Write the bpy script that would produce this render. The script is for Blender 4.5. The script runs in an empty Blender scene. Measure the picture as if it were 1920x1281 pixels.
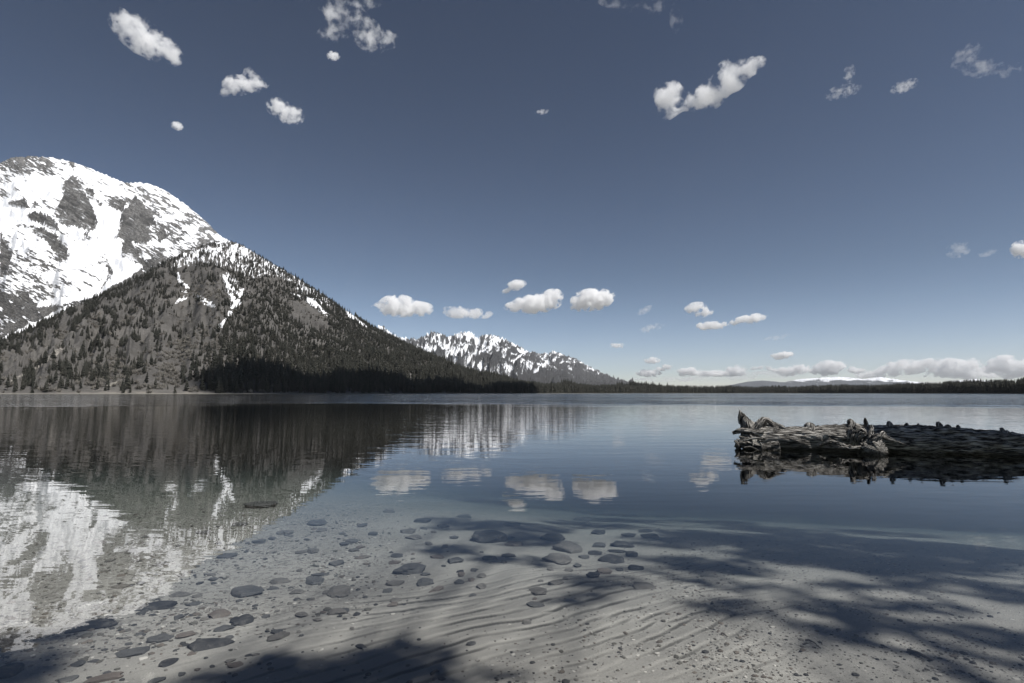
import bpy, bmesh, math, random
import numpy as np
from mathutils import Vector, Matrix, Euler

SC = bpy.context.scene
COL = SC.collection
R_ = math.radians

# ------------------------------------------------------------------ camera
W_PX, H_PX, FPX = 1920.0, 1281.0, 1067.0
HORIZON = 737.0
CAM_H = 1.1
PITCH = math.atan((HORIZON - H_PX / 2) / FPX)
cam_data = bpy.data.cameras.new('camera')
cam_data.sensor_width = 36.0
cam_data.lens = 36.0 * FPX / W_PX
cam_data.clip_start = 0.05
cam_data.clip_end = 400000.0
cam = bpy.data.objects.new('camera', cam_data)
cam.location = (0, 0, CAM_H)
cam.rotation_euler = (math.pi / 2 + PITCH, 0, 0)
COL.objects.link(cam)
SC.camera = cam

# ------------------------------------------------------------------ sky, sun, exposure
SUN_EL, SUN_AZ = R_(56), R_(126)          # azimuth clockwise from the view direction (+Y)
SUN = Vector((math.sin(SUN_AZ) * math.cos(SUN_EL), math.cos(SUN_AZ) * math.cos(SUN_EL), math.sin(SUN_EL)))
world = bpy.data.worlds.new('World')
SC.world = world
world.use_nodes = True
wn, wl = world.node_tree.nodes, world.node_tree.links
wn.clear()
sky = wn.new('ShaderNodeTexSky'); sky.sky_type = 'NISHITA'; sky.sun_disc = False
sky.sun_elevation = SUN_EL; sky.sun_rotation = SUN_AZ
sky.altitude = 2100.0; sky.air_density = 1.0; sky.dust_density = 0.6; sky.ozone_density = 1.0
hs = wn.new('ShaderNodeHueSaturation'); hs.inputs['Saturation'].default_value = 0.80
gm = wn.new('ShaderNodeGamma'); gm.inputs['Gamma'].default_value = 1.50
bg = wn.new('ShaderNodeBackground'); bg.inputs['Strength'].default_value = 0.0225
wo = wn.new('ShaderNodeOutputWorld')
tint = wn.new('ShaderNodeMix'); tint.data_type = 'RGBA'; tint.blend_type = 'MULTIPLY'; tint.inputs[0].default_value = 1.0
wg = wn.new('ShaderNodeTexCoord'); wz = wn.new('ShaderNodeSeparateXYZ'); wr = wn.new('ShaderNodeMapRange'); wm = wn.new('ShaderNodeMix')
wm.data_type = 'RGBA'; wm.inputs[6].default_value = (1.30, 1.25, 1.32, 1.0); wm.inputs[7].default_value = (0.91, 1.0, 1.01, 1.0)
wr.interpolation_type = 'SMOOTHSTEP'; wr.inputs[1].default_value = 0.0; wr.inputs[2].default_value = 0.22      # paler, milkier air towards the horizon all round
wl.new(wg.outputs['Generated'], wz.inputs[0]); wl.new(wz.outputs[2], wr.inputs[0]); wl.new(wr.outputs[0], wm.inputs[0]); wl.new(wm.outputs[2], tint.inputs[7])
wl.new(sky.outputs[0], tint.inputs[6]); wl.new(tint.outputs[2], hs.inputs['Color']); wl.new(hs.outputs[0], gm.inputs[0])
wl.new(gm.outputs[0], bg.inputs['Color']); wl.new(bg.outputs[0], wo.inputs[0])

sd = bpy.data.lights.new('sun', 'SUN'); sd.energy = 5.0; sd.angle = R_(0.53); sd.color = (1.0, 0.965, 0.92)
so = bpy.data.objects.new('sun', sd); COL.objects.link(so)
so.rotation_euler = (-SUN).to_track_quat('-Z', 'Y').to_euler(); so.location = SUN * 60

SC.view_settings.view_transform = 'Standard'; SC.view_settings.look = 'None'
SC.view_settings.exposure = 0.18; SC.view_settings.gamma = 1.0; SC.view_settings.use_curve_mapping = False
SC.render.engine = 'CYCLES'
cy = SC.cycles
cy.max_bounces = 18; cy.diffuse_bounces = 2; cy.glossy_bounces = 3; cy.transmission_bounces = 4
cy.transparent_max_bounces = 12; cy.volume_bounces = 16
cy.use_denoising = True; cy.denoiser = 'OPENIMAGEDENOISE'
cy.caustics_reflective = False; cy.caustics_refractive = False
cy.use_adaptive_sampling = True; cy.adaptive_threshold = 0.02
cy.volume_step_rate = 1.0; cy.volume_max_steps = 512

# ------------------------------------------------------------------ helpers
CP, SP = math.cos(PITCH), math.sin(PITCH)

def ray(px, py):
    u = (np.asarray(px, float) - W_PX / 2) / FPX; v = (H_PX / 2 - np.asarray(py, float)) / FPX
    return u, CP - v * SP, SP + v * CP                       # right, forward, up

def azel(px, py):
    x, y, z = ray(px, py)
    return np.arctan2(x, y), np.arctan2(z, np.hypot(x, y))

def az_of(px): return azel(px, HORIZON)[0]

def project(x, y, z):
    z = z - CAM_H
    d = y * CP + z * SP; up = -y * SP + z * CP
    d = np.where(d > 0.01, d, 0.01)
    return W_PX / 2 + FPX * x / d, H_PX / 2 - FPX * up / d

def ground(px, py, z=0.0):
    x, y, zz = ray(px, py)
    t = (z - CAM_H) / zz
    return float(x * t), float(y * t)

_rs = np.random.RandomState(7)
_perm = _rs.permutation(1024)
_grad = _rs.rand(1024, 2) * 2 - 1
_grad /= np.linalg.norm(_grad, axis=1)[:, None]

def noise2(x, y, seed=0):
    x = np.asarray(x, float) + seed * 17.31; y = np.asarray(y, float) + seed * 9.77
    x, y = np.broadcast_arrays(x, y)
    xi = np.floor(x).astype(int); yi = np.floor(y).astype(int)
    xf = x - xi; yf = y - yi
    u = xf * xf * xf * (xf * (xf * 6 - 15) + 10); v = yf * yf * yf * (yf * (yf * 6 - 15) + 10)
    def g(ix, iy, fx, fy):
        h = _perm[(_perm[ix & 1023] + iy) & 1023]
        return _grad[h, 0] * fx + _grad[h, 1] * fy
    a = g(xi, yi, xf, yf); b = g(xi + 1, yi, xf - 1, yf)
    c = g(xi, yi + 1, xf, yf - 1); d = g(xi + 1, yi + 1, xf - 1, yf - 1)
    return ((a + (b - a) * u) * (1 - v) + (c + (d - c) * u) * v) * 1.5

def fbm(x, y, o=4, seed=0, gain=0.5):
    s = 0; a = 1.0; f = 1.0
    for k in range(o):
        s = s + a * noise2(x * f, y * f, seed + k * 3); a *= gain; f *= 2.03
    return s

def ridged(x, y, o=4, seed=0, gain=0.5):
    s = 0; a = 1.0; f = 1.0; n = 0
    for k in range(o):
        s = s + a * (1 - np.abs(noise2(x * f, y * f, seed + k * 3)) * 1.6); n += a; a *= gain; f *= 2.07
    return s / n

def smooth(e0, e1, x):
    t = np.clip((x - e0) / (e1 - e0), 0, 1); return t * t * (3 - 2 * t)

def inside(poly, x, y):
    r = np.zeros(np.shape(x), bool); n = len(poly)
    for i in range(n):
        x1, y1 = poly[i]; x2, y2 = poly[(i + 1) % n]
        if y1 == y2: continue
        c = ((y1 > y) != (y2 > y)) & (x < (x2 - x1) * (y - y1) / (y2 - y1) + x1)
        r ^= c
    return r

def crop(pts, ox, oy, s): return [(ox + a / s, oy + b / s) for a, b in pts]

def tag(o, label=None, cat=None, group=None, kind=None):
    if label: o['label'] = label
    if cat: o['category'] = cat
    if group: o['group'] = group
    if kind: o['kind'] = kind
    return o

def link(name, me, mat=None, parent=None):
    o = bpy.data.objects.new(name, me); COL.objects.link(o)
    if mat is not None and me is not None and len(me.materials) == 0: me.materials.append(mat)
    if parent is not None: o.parent = parent
    return o

def empty(name, loc=(0, 0, 0)):
    o = bpy.data.objects.new(name, None); o.location = loc; o.empty_display_size = 0.2; COL.objects.link(o); return o

def mesh_np(name, co, faces, smooth_shade=True):
    """co (n,3); faces (m,k) one k"""
    me = bpy.data.meshes.new(name)
    co = np.asarray(co, np.float32); faces = np.asarray(faces, np.int32)
    m, k = faces.shape
    me.vertices.add(len(co)); me.vertices.foreach_set('co', co.ravel())
    me.loops.add(m * k); me.loops.foreach_set('vertex_index', faces.ravel())
    me.polygons.add(m)
    me.polygons.foreach_set('loop_start', np.arange(0, m * k, k, dtype=np.int32))
    me.polygons.foreach_set('use_smooth', np.full(m, smooth_shade, bool))
    me.update(calc_edges=True)
    return me

def grid_faces(nr, nc, wrap=False):
    i = np.arange(nr - 1)[:, None]; cc = nc if wrap else nc - 1
    j = np.arange(cc)[None, :]; j2 = (j + 1) % nc
    a = i * nc + j; b = i * nc + j2; c = (i + 1) * nc + j2; d = (i + 1) * nc + j
    return np.stack([a, b, c, d], -1).reshape(-1, 4)

def attr(me, name, v):
    a = me.attributes.new(name, 'FLOAT', 'POINT'); a.data.foreach_set('value', np.asarray(v, np.float32).ravel())

# ---- material helper
class NT:
    def __init__(s, name, volume=False):
        s.m = bpy.data.materials.new(name); s.m.use_nodes = True
        s.t = s.m.node_tree; s.t.nodes.clear(); s.out = s.t.nodes.new('ShaderNodeOutputMaterial')
    def n(s, typ, **kw):
        nd = s.t.nodes.new('ShaderNode' + typ)
        for k, v in kw.items():
            if k.startswith('i_'):
                key = k[2:].replace('_', ' ')
                key = int(key) if key.isdigit() else key
                if isinstance(v, bpy.types.NodeSocket): s.t.links.new(v, nd.inputs[key])
                else: nd.inputs[key].default_value = v
            else: setattr(nd, k, v)
        return nd
    def l(s, a, b): s.t.links.new(a, b)
    def math(s, op, a, b=0.0, c=None, clamp=False):
        nd = s.t.nodes.new('ShaderNodeMath'); nd.operation = op; nd.use_clamp = clamp
        for i, v in enumerate((a, b) if c is None else (a, b, c)):
            if isinstance(v, bpy.types.NodeSocket): s.l(v, nd.inputs[i])
            else: nd.inputs[i].default_value = v
        return nd.outputs[0]
    def vmath(s, op, a, b=None):
        nd = s.t.nodes.new('ShaderNodeVectorMath'); nd.operation = op
        for i, v in enumerate((a, b)):
            if v is None: continue
            if isinstance(v, bpy.types.NodeSocket): s.l(v, nd.inputs[i])
            else: nd.inputs[i].default_value = v
        return nd
    def mix(s, f, a, b):
        nd = s.t.nodes.new('ShaderNodeMix'); nd.data_type = 'RGBA'
        for k, v in ((0, f), (6, a), (7, b)):
            if isinstance(v, bpy.types.NodeSocket): s.l(v, nd.inputs[k])
            else: nd.inputs[k].default_value = v if k == 0 else (*v, 1.0)
        return nd.outputs[2]
    def ramp(s, f, lo, hi, a=0.0, b=1.0, smooth_=True):
        nd = s.n('MapRange', interpolation_type='SMOOTHSTEP' if smooth_ else 'LINEAR')
        for k, v in ((0, f), (1, lo), (2, hi), (3, a), (4, b)):
            if isinstance(v, bpy.types.NodeSocket): s.l(v, nd.inputs[k])
            else: nd.inputs[k].default_value = v
        return nd.outputs[0]
    def noise(s, vec, scale, detail=4, rough=0.55, dist=0.0, dim='3D'):
        nd = s.n('TexNoise', noise_dimensions=dim)
        if vec is not None: s.l(vec, nd.inputs['Vector'])
        nd.inputs['Scale'].default_value = scale; nd.inputs['Detail'].default_value = detail
        nd.inputs['Roughness'].default_value = rough; nd.inputs['Distortion'].default_value = dist
        return nd.outputs[0]
    def attr(s, name): return s.n('Attribute', attribute_name=name).outputs['Fac']
    def pos(s): return s.n('NewGeometry').outputs['Position']
    def obj(s): return s.n('TexCoord').outputs['Object']
    def mapping(s, vec, scale=(1, 1, 1), rot=(0, 0, 0), loc=(0, 0, 0)):
        nd = s.n('Mapping'); s.l(vec, nd.inputs[0])
        nd.inputs['Scale'].default_value = scale; nd.inputs['Rotation'].default_value = rot; nd.inputs['Location'].default_value = loc
        return nd.outputs[0]
    def bsdf(s, color, rough=0.8, spec=0.3, normal=None):
        b = s.n('BsdfPrincipled')
        for k, v in (('Base Color', color), ('Roughness', rough), ('Specular IOR Level', spec)):
            if isinstance(v, bpy.types.NodeSocket): s.l(v, b.inputs[k])
            else: b.inputs[k].default_value = (*v, 1.0) if k == 'Base Color' else v
        if normal is not None: s.l(normal, b.inputs['Normal'])
        s.l(b.outputs[0], s.out.inputs[0]); return b
    def bump(s, h, strength=0.5, dist=0.1, normal=None):
        b = s.n('Bump'); s.l(h, b.inputs['Height']); b.inputs['Strength'].default_value = strength; b.inputs['Distance'].default_value = dist
        if normal is not None: s.l(normal, b.inputs['Normal'])
        return b.outputs[0]
# ------------------------------------------------------------------ lake plan: shore range by azimuth
SH_PX = np.array([-600, -300, 0, 250, 420, 560, 700, 850, 1000, 1100, 1180, 1300, 1500, 1650, 1780, 1860, 1920, 2100, 2500])
SH_R = np.array([900, 820, 760, 740, 760, 800, 860, 980, 1180, 1420, 1700, 1950, 2050, 1800, 1400, 1120, 980, 800, 700.])
SH_AZ = az_of(SH_PX)

def shore(az):
    a = np.abs(az)
    base = np.interp(az, SH_AZ, SH_R)
    # close the lake round the sides and behind the camera
    side = np.interp(a, [R_(46), R_(58), R_(72), R_(90), R_(120), R_(180)], [760, 60, 12, 5, 2.2, 1.2])
    return np.where(a > R_(46), np.minimum(base, side), base)

def bed_depth(r, x, y):
    """water depth (positive) by distance from the near beach"""
    d = np.interp(r, [0, 1.2, 2.2, 3.5, 5, 6, 7, 8.5, 10, 14, 25, 60, 200, 20000],
                  [-0.05, 0.0, 0.07, 0.16, 0.27, 0.36, 0.47, 0.66, 0.86, 1.45, 2.9, 6.0, 9.5, 9.5])
    # the shelf reaches further out on the left, drops off sooner on the right
    f = np.interp(np.arctan2(x, np.maximum(y, .01)), [R_(-45), R_(-18), R_(-4), R_(8), R_(40)], [0.5, 0.6, 0.95, 1.25, 1.4])
    return np.where(d > .2, .2 + (d - .2) * f, d)

def ripple_phase(x, y, alt=False):
    wx = 0.13 * noise2(x * 0.8, y * 0.8, 11) + 0.04 * noise2(x * 2.3, y * 2.3, 12) + .008 * noise2(x * 7, y * 7, 13)
    ca, sa = math.cos(RIP_A), math.sin(RIP_A)
    u = -sa * x + ca * y
    if alt: u = -math.sin(RIP_A + .13) * x + math.cos(RIP_A + .13) * y; return (u + wx * .7 + .03) / 0.122
    return (u + wx) / 0.135

_p1 = ground(757, 1177, -0.16); _p2 = ground(973, 1130, -0.16)
RIP_A = math.atan2(_p2[1] - _p1[1], _p2[0] - _p1[0])

def bed_z(x, y):
    r = np.hypot(x, y)
    yy = np.where(y > 0, r, -r * 0)
    z = -bed_depth(np.maximum(y, 0.0) * 0.75 + r * 0.25 * (y > 0), x, y)
    z = np.where(y < 1.0, np.minimum(-0.0 + 0.05 * (1.0 - y), 1.2) + np.interp(1.0 - y, [0, 1], [0, 0.0]) + np.interp(y, [-0.2, 1.0], [0.03, -0.0]), z)
    z = z + 0.02 * fbm(x * 0.5, y * 0.5, 3, 5) * smooth(0.5, 3, r)
    return z

def ripple_h(x, y):
    ph = ripple_phase(x, y)
    f = ph - np.floor(ph)
    prof = np.where(f < 0.28, f / 0.28, (1 - f) / 0.72)      # gentle stoss, steep lee towards the beach
    ph2 = ripple_phase(x, y, True); f2 = ph2 - np.floor(ph2)
    w2 = smooth(-.10, .10, noise2(x * .75, y * 1.1, 77) + .25 * noise2(x * 2.4, y * 2.4, 78))
    prof = prof * (1 - w2) + np.where(f2 < 0.28, f2 / 0.28, (1 - f2) / 0.72) * w2
    line = lambda q: smooth(-.02, .04, q) * smooth(.20, .10, q)
    f = line(f) * (1 - w2) + line(f2) * w2
    px, py = project(x, y, -0.15)
    m = smooth(150, 520, px - (1281 - py) * 0.15) * (1 - smooth(1250, 1650, px + (py - 1100) * 0.2))
    m = m * (.12 + .88 * smooth(1035, 1115, py + (px - 900) * .16))
    m = np.maximum(m, 0.10)
    m = m * smooth(9.0, 5.5, y) * (0.55 + 0.45 * smooth(-0.3, 0.3, noise2(x * 0.7, y * 0.7, 21)))
    return prof, m, f

def build_bed():
    # fine near field in view, then coarse rings to the far shore
    nr, nc = 620, 760
    t = np.linspace(0, 1, nr)
    r = 1.5 * (12.0 / 1.5) ** t
    az = np.linspace(R_(-56), R_(56), nc)
    rr, aa = np.meshgrid(r, az, indexing='ij')
    x = rr * np.sin(aa); y = rr * np.cos(aa)
    prof, m, f = ripple_h(x, y)
    z = bed_z(x, y) + 0.014 * m * (prof - 0.5) + 0.004 * fbm(x * 5, y * 5, 3, 31)
    fine = (x, y, z)
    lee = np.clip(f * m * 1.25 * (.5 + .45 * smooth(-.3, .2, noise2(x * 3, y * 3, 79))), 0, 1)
    me = mesh_np('lake_bed', np.stack([x, y, z], -1).reshape(-1, 3), grid_faces(nr, nc))
    px, py = project(x, y, z)
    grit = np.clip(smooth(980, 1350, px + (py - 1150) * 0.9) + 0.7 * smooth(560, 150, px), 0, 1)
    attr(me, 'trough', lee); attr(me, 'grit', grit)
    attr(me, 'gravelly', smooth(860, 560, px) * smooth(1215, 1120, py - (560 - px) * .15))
    return me

def sand_material():
    k = NT('lake_sand')
    p = k.pos()
    n1 = k.noise(p, 0.8, 4); n2 = k.noise(p, 6, 5, 0.6); n3 = k.noise(p, 90, 3, 0.7); n4 = k.noise(p, 260, 2, 0.6)
    c = k.mix(k.ramp(n1, .35, .65), (0.255, 0.249, 0.23), (0.35, 0.342, 0.315))
    c = k.mix(k.ramp(n2, .45, .75, 0, .35), c, (0.24, 0.235, 0.215))
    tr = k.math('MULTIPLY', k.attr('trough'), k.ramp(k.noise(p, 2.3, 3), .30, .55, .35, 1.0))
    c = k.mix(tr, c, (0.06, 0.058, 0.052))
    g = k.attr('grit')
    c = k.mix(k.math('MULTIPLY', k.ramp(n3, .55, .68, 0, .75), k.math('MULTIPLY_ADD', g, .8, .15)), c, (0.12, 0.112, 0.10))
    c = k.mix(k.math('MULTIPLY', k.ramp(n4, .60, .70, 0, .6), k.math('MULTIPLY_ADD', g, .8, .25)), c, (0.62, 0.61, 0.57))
    # silt and weed further out
    rv = k.vmath('LENGTH', p).outputs['Value']
    c = k.mix(k.ramp(rv, 4.5, 11.6, 0, 1.0), c, (0.30, 0.292, 0.25))
    n5 = k.noise(p, 22, 5, .7)
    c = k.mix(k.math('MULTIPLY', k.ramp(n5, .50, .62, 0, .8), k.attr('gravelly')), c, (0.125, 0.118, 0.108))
    h = k.math('ADD', k.math('MULTIPLY', n3, .7), k.math('MULTIPLY', n4, .4))
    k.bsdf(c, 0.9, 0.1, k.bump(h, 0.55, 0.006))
    return k.m

M_sand = sand_material()
bed = tag(link('lake_bed', build_bed(), M_sand), 'rippled pale sand bed of the clear shallows in the foreground', 'lake bed', kind='structure')

def build_outer():
    """beach, deeper lake bed and all dry land to the horizon, one sheet"""
    nc = 720
    az = np.linspace(-math.pi, math.pi, nc + 1)[:-1]
    S = shore(az)
    rings = []
    fr = np.concatenate([np.linspace(0.0, 0.985, 46) ** 2.2, [1.0]])
    for q in fr: rings.append(('b', q))
    for q in (8, 30, 80, 200, 500, 1200, 3000, 8000, 20000, 45000): rings.append(('l', q))
    X, Y, Z = [], [], []
    for kind, q in rings:
        if kind == 'b':
            r = np.maximum(q * S, 0.02)
            x = r * np.sin(az); y = r * np.cos(az)
            z = bed_z(x, y)
            near = (np.abs(az) < R_(55)) & (r > 1.55) & (r < 11.7)
            z = np.where(near, z - 0.08, z)
            far = smooth(0.75, 1.0, np.full_like(r, q)) * (np.abs(az) < R_(70))
            z = z * (1 - far) + 0.12 * far
        else:
            r = S + q
            x = r * np.sin(az); y = r * np.cos(az)
            z = np.interp(q, [0, 8, 30, 80, 200, 500, 1200], [0.1, 0.7, 1.6, 2.4, 4, 6, 8]) + np.zeros_like(r)
            z = z + min(1, q / 60) * 1.0 * fbm(x / 90, y / 90, 3, 3) * (np.abs(az) < R_(100))
        X.append(x); Y.append(y); Z.append(z)
    X, Y, Z = map(np.array, (X, Y, Z))
    return mesh_np('ground', np.stack([X, Y, Z], -1).reshape(-1, 3), grid_faces(len(rings), nc, True))

def ground_material():
    k = NT('shore_ground')
    p = k.pos()
    n1 = k.noise(p, 0.02, 4); n2 = k.noise(p, 0.6, 5)
    z = k.n('SeparateXYZ', i_0=p).outputs[2]
    c = k.mix(k.ramp(n1, .4, .6), (0.10, 0.095, 0.075), (0.15, 0.14, 0.12))
    c = k.mix(k.ramp(n2, .4, .7, 0, .6), c, (0.19, 0.18, 0.155))
    c = k.mix(k.ramp(z, -0.05, 0.6, 1, 0), c, (0.30, 0.29, 0.26))
    c = k.mix(k.ramp(z, -0.3, -0.1, 1, 0), c, (0.30, 0.292, 0.25))
    k.bsdf(c, 0.95, 0.1)
    return k.m
land = tag(link('ground', build_outer(), ground_material()), 'low land and shore all round the lake', 'ground', kind='structure')

# ------------------------------------------------------------------ water: a closed body, clear, absorbing with depth
def water_material():
    k = NT('lake_water')
    p = k.pos()
    r = k.vmath('LENGTH', p).outputs['Value']
    # small slow ripples near, wind-ruffled far out
    a = k.noise(k.mapping(p, (0.55, 1.6, 1.0)), 1.0, 3, 0.5, 0.3)
    b = k.noise(k.mapping(p, (2.2, 5.5, 1.0)), 1.0, 2, 0.5)
    c = k.noise(k.mapping(p, (0.10, 0.28, 1.0)), 1.0, 4, 0.55)
    near = k.math('ADD', k.math('MULTIPLY', a, 0.0060), k.math('MULTIPLY', b, 0.0019))
    amp = k.ramp(r, 4.0, 26.0, 0.35, 1.9)
    near = k.math('MULTIPLY', near, amp)
    edge = k.math('ADD', r, k.math('MULTIPLY_ADD', k.noise(k.mapping(p, (0.010, 0.05, 1)), 1.0, 4, .6), 120, -60))
    ruf = k.ramp(edge, 48, 75, 0, 1)
    cat = k.ramp(k.noise(k.mapping(p, (0.004, 0.012, 1)), 1.0, 3), .38, .62, .45, 1.0)
    far = k.math('MULTIPLY', k.math('MULTIPLY', c, ruf), k.math('MULTIPLY', cat, 0.9))
    h = k.math('ADD', near, far)
    nrm = k.bump(h, 1.0, 1.0)
    fr = k.n('Fresnel', i_IOR=1.33); k.l(nrm, fr.inputs['Normal'])
    gl = k.n('BsdfGlossy'); gl.inputs['Color'].default_value = (1, 1, 1, 1)
    k.l(k.ramp(r, 8, 120, 0.0, 0.06), gl.inputs['Roughness']); k.l(nrm, gl.inputs['Normal'])
    tr = k.n('BsdfTransparent')
    mx = k.n('MixShader'); k.l(fr.outputs[0], mx.inputs[0]); k.l(tr.outputs[0], mx.inputs[1]); k.l(gl.outputs[0], mx.inputs[2])
    k.l(mx.outputs[0], k.out.inputs['Surface'])
    ab = k.n('VolumeAbsorption'); ab.inputs['Color'].default_value = (0.45, 0.53, 0.55, 1); ab.inputs['Density'].default_value = 0.55
    k.l(ab.outputs[0], k.out.inputs['Volume'])
    return k.m

def build_water():
    n = 96
    a = np.linspace(-math.pi, math.pi, n + 1)[:-1]
    R = 5000.0
    top = np.stack([R * np.sin(a), R * np.cos(a), np.zeros(n)], -1)
    bot = top.copy(); bot[:, 2] = -14
    bm = bmesh.new()
    tv = [bm.verts.new(v) for v in top]; bv = [bm.verts.new(v) for v in bot]
    bm.faces.new(tv[::-1]); bm.faces.new(bv)
    for i in range(n):
        j = (i + 1) % n
        bm.faces.new((tv[i], tv[j], bv[j], bv[i]))
    bmesh.ops.recalc_face_normals(bm, faces=bm.faces)
    me = bpy.data.meshes.new('lake_water'); bm.to_mesh(me); bm.free(); return me
water = tag(link('lake_water', build_water(), water_material()), 'clear still lake water mirroring the mountains and clouds', 'water', kind='structure')

# ------------------------------------------------------------------ mountains
def mountain(name, ridge, base, zb, px0, px1, step, nf, nb, gexp, relief, jag, back, mat, attrs, jagf=0.15):
    """ridge: rows (px, py, range). base: range of the foot by azimuth"""
    rp = np.array(ridge, float)
    ra, re = azel(rp[:, 0], rp[:, 1])
    az = az_of(np.arange(px0, px1, step))
    el = np.interp(az, ra, re); Rr = np.interp(az, ra, rp[:, 2])
    pxs = np.arange(px0, px1, step)
    Zr = CAM_H + Rr * np.tan(el)
    Zr = Zr + jag * fbm(pxs * jagf, pxs * 0 + 3.3, 4, 41, .6)
    B = base(az)
    s = np.concatenate([np.linspace(0, 1, nf), 1 + np.linspace(0, 1, nb + 1)[1:] ** 1.3])
    S, A = np.meshgrid(s, az, indexing='ij')
    BB = B[None, :]; RR = Rr[None, :]; ZZ = Zr[None, :]
    r = np.where(S <= 1, BB + S * (RR - BB), RR + (S - 1) * back)
    g = np.where(S <= 1, np.clip(S, 0, 1) ** gexp, np.maximum(1 - (S - 1) * 0.9, 0))
    x = r * np.sin(A); y = r * np.cos(A)
    env = np.where(S <= 1, np.clip(S * (1 - S) * 4, 0, 1), np.clip((S - 1) * 3, 0, 1) * np.clip((2 - S) * 2, 0, 1))
    z = zb + (ZZ - zb) * g + relief(x, y, S, A, np.broadcast_to(pxs[None, :], S.shape)) * env
    me = mesh_np(name, np.stack([x, y, z], -1).reshape(-1, 3), grid_faces(len(s), len(az)))
    px, py = project(x, y, z)
    py = np.where(S <= 1, py, py + 0)
    for k, v in attrs(px, py, S, x, y, z).items(): attr(me, k, v)
    o = link(name, me, mat)
    return o, (x, y, z, S, px, py)

# ---- snow peak at the left
def peak_relief(x, y, S, A, P):
    V = S * 430.0
    c, s_ = math.cos(.55), math.sin(.55)
    a = P * c - V * s_; b = P * s_ + V * c                    # strata run down to the right
    n = ridged(P * 0.010 + .25 * noise2(P * .02, V * .02, 50), V * 0.0055, 4, 51, .5) - .6
    m = ridged(a * 0.035, b * 0.055, 4, 57, .55) - .6
    f = fbm(x / 60, y / 60, 4, 61)
    return 170 * n + 60 * m + 12 * f

C6 = lambda pts: crop(pts, 0, 280, 6.0)
C1 = lambda pts: crop(pts, 0, 270, 2.614)
PEAK_ROCK = [
    C6([(820, 290), (880, 350), (960, 500), (1060, 700), (1095, 830), (1050, 930), (900, 880), (680, 830), (600, 720), (660, 620), (720, 500), (700, 400), (770, 330)]),
    C6([(1520, 520), (1640, 640), (1780, 860), (1650, 880), (1720, 1030), (1570, 1060), (1440, 1030), (1300, 990), (1350, 880), (1370, 720), (1440, 640)]),
    C6([(1220, 520), (1410, 570), (1400, 690), (1330, 690), (1230, 640)]),
    C6([(1400, 1030), (1470, 1020), (1520, 1150), (1500, 1200), (1380, 1200), (1380, 1150)]),
    C6([(290, 740), (400, 690), (600, 770), (680, 930), (560, 870), (350, 790)]),
    C6([(60, 600), (280, 560), (340, 660), (200, 650)]),
    C6([(320, 860), (500, 880), (520, 930), (400, 900)]),
    C6([(770, 130), (840, 130), (840, 240), (790, 190)]),
    C6([(0, 460), (60, 470), (100, 530), (0, 540)]),
    C6([(950, 430), (1050, 450), (1060, 560), (1000, 560)]),
    C6([(1080, 560), (1160, 620), (1130, 640), (1090, 600)]),
    C6([(940, 930), (1000, 930), (980, 1010), (930, 1030), (920, 1000), (960, 990)]),
    C6([(1800, 870), (1850, 880), (1900, 990), (1780, 1050), (1780, 960)]),
    C1([(600, 480), (640, 490), (690, 555), (740, 590), (720, 605), (640, 570), (600, 550)]),
    C1([(510, 540), (545, 600), (552, 630), (520, 680), (470, 740), (500, 700), (530, 640)]),
    C1([(150, 400), (270, 440), (330, 520), (330, 570), (290, 560), (220, 470)]),
    C1([(0, 430), (40, 500), (60, 540), (40, 620), (0, 640)]),
]

def poly_soft(polys, px, py, w=1.6, seed=71):
    jx = px + w * 2.2 * noise2(px * .22, py * .22, seed) + w * noise2(px * .6, py * .6, seed + 1)
    jy = py + w * 2.2 * noise2(px * .22, py * .22, seed + 2) + w * noise2(px * .6, py * .6, seed + 3)
    m = np.zeros(px.shape)
    for p in polys: m = np.maximum(m, inside(p, jx, jy))
    return m

def peak_attrs(px, py, S, x, y, z):
    rock = poly_soft(PEAK_ROCK, px, py)
    # how speckled with rock the snow is
    d = 0.41 + 0.26 * smooth(345, 310, py + 0.0 * px) * smooth(150, 60, px)
    d = d + 0.14 * smooth(440, 500, py) * smooth(150, 60, px) + 0.13 * smooth(200, 260, px) * smooth(330, 360, py - (px - 240) * .4)
    low = C1([(0, 715), (100, 740), (200, 765), (330, 770), (430, 755), (520, 700), (600, 660), (760, 560), (900, 560), (900, 1100), (-600, 1100), (-600, 700)])
    chute = C1([(600, 480), (700, 600), (640, 650), (540, 700), (480, 745), (330, 780), (180, 800), (190, 770), (350, 750), (480, 690), (540, 620)])
    lo = inside(low, px + 5 * noise2(px * .06, py * .06, 81), py + 9 * noise2(px * .05, py * .05, 82))
    ch = inside(chute, px, py)
    line = inside(C1([(0, 955), (60, 925), (200, 860), (330, 790), (330, 810), (200, 885), (60, 950), (0, 975)]), px, py + 2 * noise2(px * .1, py * .1, 83))
    big = inside(C6([(1060, 560), (1370, 720), (1330, 990), (1480, 1250), (800, 1250), (760, 1080), (1000, 1040), (1060, 930), (1095, 830)]), px, py) | inside(C6([(300, 300), (680, 300), (690, 480), (420, 600), (330, 560)]), px, py) | inside(C6([(0, 630), (330, 680), (290, 740), (380, 830), (0, 850)]), px, py)
    d = np.where(big, .26, d)
    d = np.where(lo, 0.76 + .12 * noise2(px * .03, py * .05, 85), d); d = np.where(ch, 0.12, d); d = np.where(line, 0.25, d)
    d = np.where(S > 1, 0.35, d)
    return {'rock': rock, 'bare': d, 'u': px / 100.0, 'v': py / 100.0}

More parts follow.
